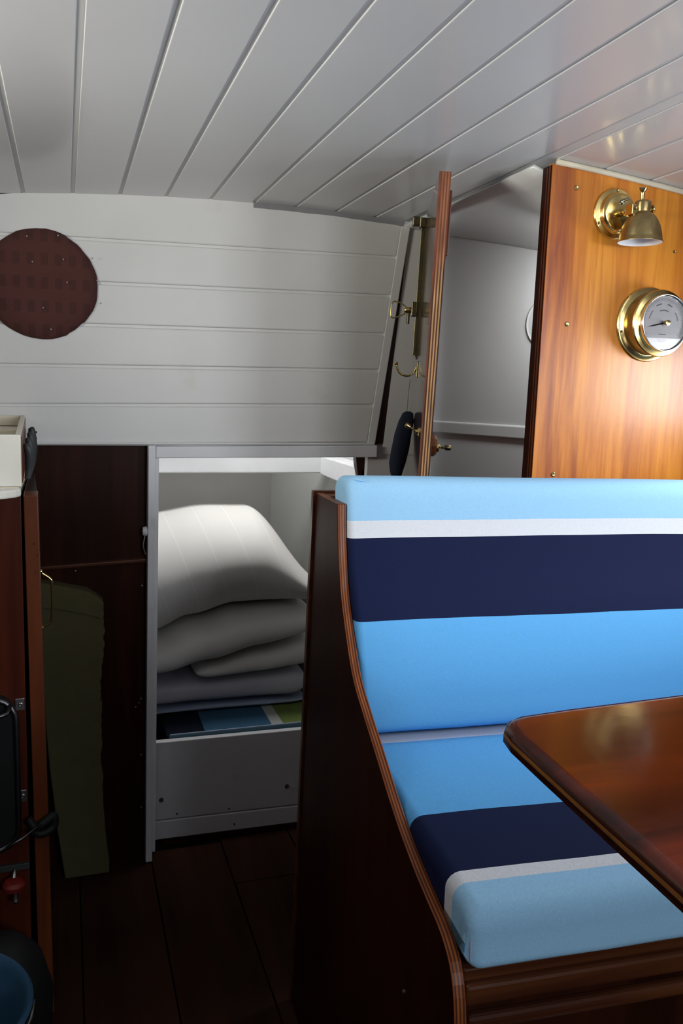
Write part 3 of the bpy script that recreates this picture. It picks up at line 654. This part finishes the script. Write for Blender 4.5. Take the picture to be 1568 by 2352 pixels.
# ------------------------------------------------------------------ brass wall lamp
LX, LZ = 0.9545, 1.513
la = thing('wall_lamp', 'small brass reading lamp with bell shade on orange bulkhead', 'lamp', (LX, BY, LZ))
bp = lathe('backplate', [(0.0445, 0), (0.0445, 0.002), (0.043, 0.0045), (0.036, 0.006), (0.0345, 0.008), (0.0345, 0.013), (0.032, 0.0165), (0.028, 0.018), (0.002, 0.0185)], 'brass', la, Matrix.Translation((LX, BY, LZ)) @ TO_CAM, 64)
for a in (90, 210, 330):
    screw(bp, (LX+0.0395*math.cos(R(a)), BY-0.0048, LZ+0.0395*math.sin(R(a))), TO_CAM, 0.0028)
lathe('switch', [(0.0045, 0), (0.0045, 0.003), (0.003, 0.004), (0.0025, 0.010), (0.0032, 0.013), (0.001, 0.014)], 'steel', la, Matrix.Translation((LX+0.003, BY-0.018, LZ+0.018)) @ Vector((0.15, -1, 0.2)).to_track_quat('Z', 'Y').to_matrix().to_4x4(), 16)
tube('arm', [(LX, BY-0.018, LZ-0.002), (LX-0.002, BY-0.030, LZ-0.003), (LX-0.007, BY-0.052, LZ-0.005)], [0.0075, 0.0058, 0.0055], 'brass', la, 16)
box('knuckle', LX-0.014, LX-0.001, BY-0.070, BY-0.050, LZ-0.014, LZ+0.004, 'brass', la, 0.0015)
SX, SY = 0.966, 1.270
lathe('shade', [(0.0115, 1.5245), (0.0135, 1.5225), (0.0140, 1.520), (0.0138, 1.5055), (0.0150, 1.5040), (0.0200, 1.5005), (0.0238, 1.4970), (0.0284, 1.4900), (0.0324, 1.4810), (0.0350, 1.4720), (0.0366, 1.4635), (0.0375, 1.4575), (0.0390, 1.4555), (0.0390, 1.4540), (0.0376, 1.4540)], 'brassdull', la, Matrix.Translation((SX, SY, 0)), 64, caps=(True, False))
lathe('shade_lining', [(0.0374, 1.4539), (0.0364, 1.458), (0.034, 1.472), (0.027, 1.488), (0.002, 1.494)], 'white2', la, Matrix.Translation((SX, SY, 0.0)), 48, caps=(False, True))
lathe('finial', [(0.0040, 1.522), (0.0036, 1.526), (0.0036, 1.537), (0.0050, 1.540), (0.0080, 1.5445), (0.0074, 1.546), (0.001, 1.5445)], 'brass', la, Matrix.Translation((SX-0.003, SY, 0)), 24)
ts = lathe('thumb_screw', [(0.0025, 0), (0.0025, 0.004), (0.0075, 0.0045), (0.0082, 0.006), (0.0075, 0.0075), (0.001, 0.008)], 'brass', la, Matrix.Translation((SX+0.0130, SY, 1.512)) @ TO_PX, 24)
screw(la, (LX-0.0075, BY-0.0702, LZ-0.004), TO_CAM, 0.003)

# ------------------------------------------------------------------ brass barometer
BX, BZ = 1.047, 1.321
ba = thing('barometer', 'round brass barometer with pale dial mounted below the lamp', 'barometer', (BX, BY, BZ))
T = Matrix.Translation((BX, BY, BZ)) @ TO_CAM
fg = lathe('flange', [(0.0685, 0), (0.0690, 0.0025), (0.0675, 0.0045), (0.0625, 0.0055), (0.0595, 0.0075), (0.058, 0.008)], 'brass', ba, T, 72)
for a in (75, 195, 315):
    screw(fg, (BX+0.063*math.cos(R(a)), BY-0.0055, BZ+0.063*math.sin(R(a))), TO_CAM, 0.0026)
lathe('case', [(0.058, 0.004), (0.0570, 0.030), (0.0575, 0.034)], 'brassdull', ba, T, 72)
lathe('bezel', [(0.0575, 0.0325), (0.0605, 0.0345), (0.0610, 0.037), (0.0595, 0.0395), (0.055, 0.0405), (0.0515, 0.0415), (0.0500, 0.046)], 'brass', ba, T, 72, caps=(False, False))
v, f = [], []
for r_, h in ((0.0515, 0.0410), (0.0515, 0.0520), (0.0505, 0.0535), (0.0490, 0.0525), (0.0475, 0.0440)):
    for i in range(72):
        a = 2*math.pi*i/72; v.append(T @ Vector((r_*math.cos(a), r_*math.sin(a), h)))
for j in range(4):
    for i in range(72): f.append((j*72+i, j*72+(i+1) % 72, (j+1)*72+(i+1) % 72, (j+1)*72+i))
put('rim', v, f, 'silver', ba, True)
di = lathe('dial', [(0.0490, 0.0435), (0.0490, 0.0440), (0.001, 0.0440)], 'dial', ba, T, 64)
v, f = [], []
def dq(r0, r1, a0, a1, h=0.0445):
    n = len(v)
    for (r_, a) in ((r0, a0), (r1, a0), (r1, a1), (r0, a1)): v.append(T @ Vector((r_*math.cos(R(a)), r_*math.sin(R(a)), h)))
    f.append((n, n+1, n+2, n+3))
for k in range(61):
    a = -30+240*k/60; dq(0.040 if k % 5 else 0.0375, 0.0435, a-0.28, a+0.28)
for k in range(40): dq(0.0442, 0.0445, -30+6*k, -24+6*k)
for a0, a1, r_ in ((65, 115, 0.022), (140, 170, 0.031), (10, 40, 0.031), (60, 80, 0.0335), (100, 122, 0.0335)):
    for k in range(10): aa = a0+(a1-a0)*k/10; dq(r_, r_+0.0022, aa, aa+(a1-a0)/10*0.55)
for zz, wd in ((-0.021, 0.008), (-0.031, 0.010), (-0.0345, 0.008)):
    for k in range(8):
        n = len(v); x0 = -wd+2*wd*k/8
        for (xx, yy) in ((x0, zz), (x0+wd*0.17, zz), (x0+wd*0.17, zz+0.0015), (x0, zz+0.0015)): v.append(T @ Vector((xx, yy, 0.0445)))
        f.append((n, n+1, n+2, n+3))
tag(put('dial_marks', v, f, 'ink', di), kind='stuff')
put('hand', [T @ Vector(p) for p in ((-0.036, -0.0085, 0.0465), (-0.019, -0.0060, 0.0465), (0.0, -0.0012, 0.0465), (0.016, 0.0035, 0.0465), (0.016, 0.0045, 0.0465), (0.0, 0.0012, 0.0465), (-0.019, -0.0035, 0.0465),
     (-0.036, -0.0085, 0.047), (-0.019, -0.0060, 0.047), (0.0, -0.0012, 0.047), (0.016, 0.0035, 0.047), (0.016, 0.0045, 0.047), (0.0, 0.0012, 0.047), (-0.019, -0.0035, 0.047))],
    [tuple(range(6, -1, -1)), tuple(range(7, 14))]+[(i, (i+1) % 7, (i+1) % 7+7, i+7) for i in range(7)], 'black', ba)
lathe('glass', [(0.0480, 0.0480), (0.0480, 0.0492), (0.030, 0.0502), (0.001, 0.0505)], 'glass', ba, T, 64)
lathe('set_knob', [(0.0035, 0.0485), (0.0035, 0.053), (0.005, 0.0545), (0.005, 0.058), (0.001, 0.059)], 'brassdull', ba, T, 20)

# ------------------------------------------------------------------ round plaid cover over the portlight
cv = thing('portlight_cover', 'round dark red plaid fabric cover on the white planked wall', 'cover', (-0.043, 1.95, 1.386))
v, f = [], []
NR, NS = 9, 72
for j in range(NR+1):
    rr = j/NR
    for i in range(NS):
        a = 2*math.pi*i/NS
        e = 1+0.022*noise.noise(Vector((math.cos(a)*2.2, math.sin(a)*2.2, 3)))+0.012*noise.noise(Vector((math.cos(a)*7, math.sin(a)*7, 1)))
        if -1.1 < a-2*math.pi < -0.75: e -= 0.02
        R0 = 0.1175*e
        h = 0.016*(1-rr**6)
        h += 0.003*math.sin((math.sin(a)*rr*0.117+1.386-0.02*math.cos(a)*rr)*2*math.pi/0.05)*(1-rr**4)
        h += 0.004*noise.noise(Vector((math.cos(a)*rr*3, math.sin(a)*rr*3, 0)))
        if j == NR: h = 0.0
        v.append((-0.043+R0*rr*math.cos(a), 1.9675-h-0.001, 1.386+R0*rr*math.sin(a)))
for j in range(NR):
    for i in range(NS): f.append((j*NS+i, (j+1)*NS+i, (j+1)*NS+(i+1) % NS, j*NS+(i+1) % NS))
n = len(v)
for i in range(NS):
    q = v[NR*NS+i]; v.append((q[0], 1.9695, q[2]))
for i in range(NS): f.append((NR*NS+i, n+i, n+(i+1) % NS, NR*NS+(i+1) % NS))
put('pad', v, f, 'plaid', cv, True)
for x, z in ((-0.002, 1.489), (-0.065, 1.482), (0.008, 1.44), (0.068, 1.447), (0.015, 1.392), (0.078, 1.40), (0.085, 1.352), (-0.055, 1.43), (-0.035, 1.335), (-0.02, 1.29)):
    lathe('tuft', [(0.0017, 0), (0.0017, 0.002), (0.0005, 0.0025)], 'rope', cv, Matrix.Translation((x-0.005, 1.9515, z)) @ TO_CAM, 8)

# ------------------------------------------------------------------ berth front and mattress in the forepeak
bf = thing('berth_front', 'white painted berth front board with plinth in the forepeak opening', 'board', (0.4, 2.02, 0.0))
hexa('board', [(0.203, 2.018, 0.073), (0.76, 2.018, 0.062), (0.76, 2.036, 0.062), (0.203, 2.036, 0.073), (0.203, 2.018, 0.283), (0.76, 2.018, 0.278), (0.76, 2.036, 0.278), (0.203, 2.036, 0.283)], 'white2', bf, 0.002)
hexa('lower_board', [(0.203, 2.016, 0.020), (0.76, 2.016, 0.013), (0.76, 2.036, 0.013), (0.203, 2.036, 0.020), (0.203, 2.016, 0.070), (0.76, 2.016, 0.059), (0.76, 2.036, 0.059), (0.203, 2.036, 0.070)], 'white2', bf, 0.002)
hexa('plinth', [(0.225, 2.014, 0.004), (0.76, 2.014, -0.0), (0.76, 2.034, -0.0), (0.225, 2.034, 0.004), (0.225, 2.014, 0.021), (0.76, 2.014, 0.014), (0.76, 2.034, 0.014), (0.225, 2.034, 0.021)], 'floor', bf, 0.001)
for x, z in ((0.220, 0.127), (0.236, 0.126), (0.552, 0.122), (0.568, 0.121)):
    lathe('plug', [(0.0062, 0), (0.0062, 0.0015), (0.0045, 0.0016), (0.004, 0.0003), (0.0005, 0.0003)], 'white2' if x in (0.236, 0.568) else 'steel', bf, Matrix.Translation((x, 2.018, z)) @ TO_CAM, 20)
for x, z in ((0.260, 0.084), (0.396, 0.079), (0.41, 0.035)): screw(bf, (x, 2.018 if z > 0.06 else 2.016, z), TO_CAM, 0.0022, 'black')
def soft(name, mat, label, cat, X0, X1, yf, yb, zbot, ztop, nx=40, nt=28, wob=0.006, freq=7, group=None, e=2.6, seed=0, droop=None):
    """folded bedding: rounded cross-section in y,z that changes along x"""
    t_ = thing(name, label, cat, ((X0+X1)/2, (yf+yb)/2, zbot((X0+X1)/2)), group=group)
    v, f = [], []
    for i in range(nx+1):
        s = i/nx; x = X0+(X1-X0)*s
        k = min(1.0, (4*min(s, 1-s)/0.35)**0.5 if min(s, 1-s) < 0.0875 else 1.0)
        k = max(k, 0.12)
        zb, zt = zbot(x), ztop(x); zm, hh = (zb+zt)/2, (zt-zb)/2*k
        ym, hy = (yf+yb)/2, (yb-yf)/2*(0.9+0.1*k)
        for j in range(nt):
            a = 2*math.pi*j/nt; c, sn = math.cos(a), math.sin(a)
            y = ym-hy*math.copysign(abs(c)**(2/e), c); z = zm+hh*math.copysign(abs(sn)**(2/e), sn)
            q = Vector((x, y, z+seed))
            y += wob*noise.noise(q*freq); z += wob*0.7*noise.noise(q*freq+Vector((9, 3, 1)))
            z = max(z, zb+0.0005)
            v.append((x, y, z))
    for i in range(nx):
        for j in range(nt): f.append((i*nt+j, (i+1)*nt+j, (i+1)*nt+(j+1) % nt, i*nt+(j+1) % nt))
    f.append(tuple(range(nt))); f.append(tuple(range(len(v)-1, len(v)-nt-1, -1)))
    f = [tuple(reversed(q)) for q in f]
    o = put('fabric', v, f, mat, t_, True)
    sd = o.modifiers.new('smooth', 'SUBSURF'); sd.levels = 1; sd.render_levels = 1
    return t_
def lerp(pts):
    def g(x):
        if x <= pts[0][0]: return pts[0][1]
        for (a, p), (c, q) in zip(pts, pts[1:]):
            if x <= c:
                t = (x-a)/(c-a); t = t*t*(3-2*t); return p+(q-p)*t
        return pts[-1][1]
    return g
mtt = thing('mattress', 'berth mattress with navy, blue, white and green stripes under folded bedding', 'mattress', (0.48, 2.35, 0.17))
mo = box('cover', 0.237, 0.66, 2.043, 2.60, 0.17, 0.286, 'matt', mtt, 0.006, seg=3)
box('front_band', 0.243, 0.655, 2.0395, 2.0435, 0.255, 0.2895, 'tealband', mtt, 0.0018)
tube('piping', [(0.245+0.41*k/10, 2.0415, 0.2898) for k in range(11)], 0.0016, 'bluesheet', mtt, 8)
box('berth_base', 0.11, 0.665, 2.0445, 2.62, 0.13, 0.168, 'mahog', bf)
z1 = lerp([(0.1, 0.303), (0.4, 0.309), (0.7, 0.302)]); z2 = lerp([(0.1, 0.378), (0.3, 0.382), (0.7, 0.392)])
zq = lerp([(0.05, 0.392), (0.25, 0.402), (0.36, 0.43), (0.5, 0.462), (0.7, 0.50)])
zd = lerp([(0.1, 0.505), (0.22, 0.505), (0.32, 0.545), (0.45, 0.575), (0.7, 0.585)])
soft('folded_sheet', 'bluesheet', 'thin pale blue folded sheet, lowest of the bedding stack', 'sheet', 0.13, 0.655, 2.178, 2.60, lambda x: 0.2875, lambda x: z1(x)-0.002, wob=0.0012, e=4)
soft('mattress_topper', 'sheet', 'white folded mattress topper between pale blue sheet and duvet', 'topper', 0.13, 0.66, 2.170, 2.60, lambda x: z1(x)+0.001, lambda x: z2(x)-0.003, wob=0.004, freq=11, e=4)
soft('folded_blanket', 'duvet', 'small white folded blanket just under the duvet, its rounded fold showing', 'blanket', 0.325, 0.675, 2.145, 2.58, lambda x: z2(x)+0.001, lambda x: max(zq(x)-0.002, z2(x)+0.02), wob=0.004, e=3.2)
soft('folded_quilt', 'duvet', 'white folded quilt drooping under the puffy duvet', 'quilt', 0.11, 0.675, 2.118, 2.58, zq, lambda x: zd(x)-0.004, wob=0.006, freq=6, e=2.8, seed=4)
soft('puffy_duvet', 'quilted', 'large puffy white duvet on top of the bedding stack', 'duvet', 0.105, 0.705, 2.085, 2.52, zd, lerp([(0.1, 0.79), (0.2, 0.828), (0.36, 0.850), (0.48, 0.846), (0.70, 0.64)]), nx=60, nt=40, wob=0.006, freq=5, e=1.9, seed=1)

# ------------------------------------------------------------------ galley on the port side
gc = thing('galley_cabinet', 'red-brown mahogany galley cabinet by the dark panel', 'cabinet', (-0.45, 1.75, 0))
box('body', -0.845, -0.0735, 1.508, 1.960, 0.0, 0.982, 'mahog', gc)
box('front_panel', -0.845, -0.0725, 1.498, 1.508, 0.0, 0.982, 'redd', gc, 0.001)
hexa('end_post', [(-0.060, 1.494, 0.0), (-0.035, 1.494, 0.0), (-0.035, 1.53, 0.0), (-0.060, 1.53, 0.0), (-0.0685, 1.494, 0.984), (-0.0455, 1.494, 0.984), (-0.0455, 1.53, 0.988), (-0.0685, 1.53, 0.988)], 'red', gc, 0.0015)
hexa('side_board', [(-0.062, 1.531, 0.0), (-0.040, 1.531, 0.0), (-0.060, 1.90, 0.0), (-0.072, 1.90, 0.0), (-0.0685, 1.531, 0.987), (-0.0475, 1.531, 0.987), (-0.064, 1.90, 0.987), (-0.072, 1.90, 0.987)], 'mahog', gc, 0.001)
box('worktop', -0.845, -0.075, 1.50, 1.965, 0.982, 0.998, 'cream', gc, 0.002)
hd = tube('handle', catmull([(-0.0465, 1.57, 0.834), (-0.040, 1.57, 0.829), (-0.029, 1.57, 0.820), (-0.0265, 1.57, 0.808), (-0.0275, 1.57, 0.752), (-0.030, 1.57, 0.738), (-0.040, 1.57, 0.732), (-0.0465, 1.57, 0.730)], 5), 0.0021, 'brass', gc, 10)
for z in (0.834, 0.728): lathe('handle_foot', [(0.0048, 0), (0.0048, 0.002), (0.003, 0.005)], 'brass', hd, Matrix.Translation((-0.0475, 1.57, z)) @ TO_PX, 14)
for x, z in ((-0.053, 0.90), (-0.048, 0.88), (-0.052, 0.85)): lathe('dowel', [(0.0013, 0), (0.0013, 0.0006), (0.0003, 0.0006)], 'black', gc, Matrix.Translation((x, 1.494, z)) @ TO_CAM, 8)
# white tray box on the worktop
gb = thing('galley_box', 'open white painted box with brown side on the galley worktop', 'box', (-0.3, 1.73, 0.998))
box('front_board', -0.50, -0.0715, 1.500, 1.510, 0.9985, 1.087, 'cream2', gb, 0.0015)
hexa('side_board', [(-0.0800, 1.511, 0.9985), (-0.0705, 1.505, 0.9985), (-0.0820, 1.960, 0.9985), (-0.0915, 1.960, 0.9985), (-0.0800, 1.511, 1.087), (-0.0705, 1.505, 1.087), (-0.0820, 1.960, 1.102), (-0.0915, 1.960, 1.102)], 'cream', gb, 0.0015)
hexa('side_veneer', [(-0.0703, 1.508, 1.004), (-0.0693, 1.508, 1.004), (-0.0805, 1.945, 1.002), (-0.0817, 1.945, 1.002), (-0.0703, 1.508, 1.083), (-0.0693, 1.508, 1.083), (-0.0805, 1.945, 1.097), (-0.0817, 1.945, 1.097)], 'red', gb)
box('inner_floor', -0.50, -0.093, 1.511, 1.958, 1.0, 1.012, 'cream', gb)
box('back_shelf', -0.50, -0.093, 1.80, 1.958, 1.060, 1.078, 'cream', gb, 0.0015)
box('back_board', -0.50, -0.093, 1.948, 1.960, 1.079, 1.101, 'cream', gb, 0.0015)
# round-fronted white lip under the box
lip = [(-0.0715, 1.496)]+[(-0.0715-0.36*(1-math.cos(R(t))), 1.492-0.11*math.sin(R(t))) for t in (4, 12, 20, 30, 40, 50, 60, 75, 90)]+[(-0.47, 1.496)]
tag(prism('sink_rim', lip, 0.9835, 0.9975, 'Z', 'cream2', None, bevel=0.003), 'white rounded sink rim projecting in front of the galley cabinet', 'sink')
# dark ribbed bundle hung at the side of the box
db = thing('strap_bundle', 'dark ribbed vinyl bundle tucked behind the white galley box', 'bundle', (-0.066, 1.80, 0.998))
for k in range(4):
    y = 1.60+0.085*k
    tube('roll', catmull([(-0.0660, y, 1.064+0.005*k), (-0.0645, y-0.002, 1.058+0.005*k), (-0.0620, y, 1.045), (-0.0625, y+0.004, 1.020), (-0.0655, y+0.003, 1.000)], 5), [0.0050+0.0022*math.sin(math.pi*(j+1)/22) for j in range(21)], 'darkcloth', db, 10)
for k in range(4):
    lathe('stud', [(0.0022, 0), (0.0030, 0.003), (0.0018, 0.006), (0.0005, 0.0065)], 'black', db, Matrix.Translation((-0.0630, 1.905, 1.068-0.013*k)) @ TO_PX, 10)
box('stud_strip', -0.0740, -0.0628, 1.898, 1.912, 1.000, 1.076, 'black', db, 0.001)

# oven set into the cabinet front
ov = thing('oven', 'dark built-in oven door with rounded steel edge in the galley cabinet', 'oven', (-0.3, 1.47, 0.37))
pr = []
for cx_, cz_, a0 in ((-0.130, 0.595, 0), (-0.57, 0.595, 90), (-0.57, 0.40, 180), (-0.130, 0.40, 270)):
    for k in range(6): t = R(a0+18*k); pr.append((cx_+0.043*math.cos(t), cz_+0.043*math.sin(t)))
prism('door_panel', pr, 1.462, 1.4978, 'Y', 'black', ov, bevel=0.006)
tube('door_edge', [(x, 1.463, z) for x, z in pr], 0.0055, 'darksteel', ov, 8, closed=True)
tube('towel_rail', [(-0.55, 1.435, 0.615), (-0.115, 1.435, 0.615), (-0.100, 1.440, 0.618), (-0.096, 1.462, 0.625)], 0.004, 'darksteel', ov, 10)
for z in (0.612, 0.440):
    br = box('bracket', -0.090, -0.0745, 1.4955, 1.4978, z-0.011, z+0.011, 'steel', ov, 0.0008)
    screw(br, (-0.081, 1.4955, z), TO_CAM, 0.0036, 'steel')
# rod with a dark tie around the post
rd = thing('tie_strap', 'thin dark rod tied to the cabinet post with black cloth', 'strap', (-0.05, 1.48, 0.38))
tube('rod', [(-0.105, 1.446, 0.372), (-0.08, 1.458, 0.380), (-0.052, 1.474, 0.392)], 0.0024, 'darksteel', rd, 8)
tube('knot', catmull([(-0.073, 1.487, 0.40), (-0.060, 1.480, 0.385), (-0.045, 1.480, 0.392), (-0.030, 1.486, 0.400), (-0.030, 1.486, 0.380), (-0.050, 1.478, 0.372), (-0.068, 1.484, 0.380)], 5), 0.008, 'black', rd, 8)
# red gas tap
gt = thing('gas_tap', 'small red tap with metal stem low on the galley cabinet', 'tap', (-0.10, 1.47, 0.28))
box('bracket_plate', -0.16, -0.072, 1.490, 1.4978, 0.300, 0.312, 'darkcloth', gt, 0.001)
lathe('red_cap', [(0.012, 0), (0.019, 0.004), (0.020, 0.012), (0.015, 0.018), (0.004, 0.020)], 'redp', gt, Matrix.Translation((-0.098, 1.470, 0.276)), 24)
lathe('red_cap', [(0.012, 0), (0.019, 0.004), (0.020, 0.012), (0.015, 0.018), (0.004, 0.020)], 'redp', gt, Matrix.Translation((-0.150, 1.470, 0.272)), 24)
lathe('stem', [(0.005, 0), (0.007, 0.004), (0.005, 0.012), (0.005, 0.022)], 'steel', gt, Matrix.Translation((-0.096, 1.468, 0.253)), 16)
tube('pipe', catmull([(-0.098, 1.475, 0.290), (-0.098, 1.486, 0.300), (-0.098, 1.492, 0.302)], 4), 0.004, 'steel', gt, 8)
# black bag at the foot of the cabinet
bag_pts = [(0.0, 0.010), (0.06, 0.078), (0.13, 0.080), (0.19, 0.066), (0.235, 0.030), (0.245, 0.004)]
v, f = [], []
NB = 32
for z, r_ in [(0.001, 0.075)]+[(a+0.001, max(c, 0.004)) for a, c in bag_pts[1:]]:
    for i in range(NB):
        a = 2*math.pi*i/NB; q = 1+0.12*noise.noise(Vector((math.cos(a)*1.6, math.sin(a)*1.6, z*6)))
        v.append((-0.115+1.05*r_*q*math.cos(a), 1.385+1.15*r_*q*math.sin(a), z))
for j in range(len(bag_pts)-1):
    for i in range(NB): f.append((j*NB+i, j*NB+(i+1) % NB, (j+1)*NB+(i+1) % NB, (j+1)*NB+i))
f.append(tuple(range(NB-1, -1, -1))); f.append(tuple((len(bag_pts)-1)*NB+i for i in range(NB)))
tag(put('black_bag', v, f, 'black', None, True), 'soft black bag slumped on the floor before the galley cabinet', 'bag')
# blue bucket
bk = thing('bucket', 'blue plastic bucket standing on the dark floor', 'bucket', (-0.19, 1.15, 0.0))
lathe('bowl', [(0.085, 0.0015), (0.092, 0.01), (0.130, 0.285), (0.133, 0.288), (0.137, 0.296), (0.133, 0.302), (0.128, 0.298), (0.124, 0.285), (0.088, 0.012), (0.002, 0.010)], 'bucket', bk, Matrix.Translation((-0.192, 1.16, 0)), 64)
tube('handle', [(-0.192+0.137*math.cos(R(t)), 1.16+0.137*math.sin(R(t)), 0.288-0.02*math.sin(R(t-180))) for t in range(180, 361, 12)], 0.003, 'steel', bk, 8)
# olive foam offcut leaning on the dark panel
random.seed(3)
Lft = [(-0.015, 0.0), (-0.030, 0.12), (-0.045, 0.28), (-0.056, 0.45), (-0.060, 0.60), (-0.060, 0.725)]
Tp = [(-0.02, 0.717), (0.034, 0.704), (0.045, 0.701), (0.064, 0.688), (0.080, 0.674)]
Rt = [(0.081, 0.655), (0.079, 0.632), (0.083, 0.612), (0.080, 0.585), (0.078, 0.545), (0.076, 0.52), (0.070, 0.480), (0.072, 0.455), (0.071, 0.440), (0.074, 0.425), (0.071, 0.40), (0.072, 0.36), (0.0715, 0.32), (0.073, 0.27), (0.074, 0.20), (0.079, 0.12), (0.084, 0.05), (0.087, 0.0)]
Rt2 = []
for (a, c), (p, q) in zip(Rt, Rt[1:]):
    for k in range(3): t = k/3; Rt2.append((a+(p-a)*t+random.uniform(-0.0028, 0.0028), c+(q-c)*t))
Rt2.append(Rt[-1])
fo = thing('foam_slab', 'torn olive foam slab leaning against the dark mahogany panel', 'foam', (0.02, 1.94, 0))
def lean(q): return (q[0], q[1]+0.012*q[2]/0.72, q[2]+0.001)
prism('slab', Lft+Tp+Rt2, 1.930, 1.9725, 'Y', 'foam', fo, bevel=0.003, fn=lean)
fl_ = [(-0.059, 0.668), (-0.02, 0.662), (0.03, 0.650), (0.078, 0.634)]+Rt2[0:3][::-1]+Tp[::-1]+[(-0.059, 0.722)]
prism('torn_flap', fl_, 1.9255, 1.9310, 'Y', 'foam', fo, bevel=0.002, fn=lean)
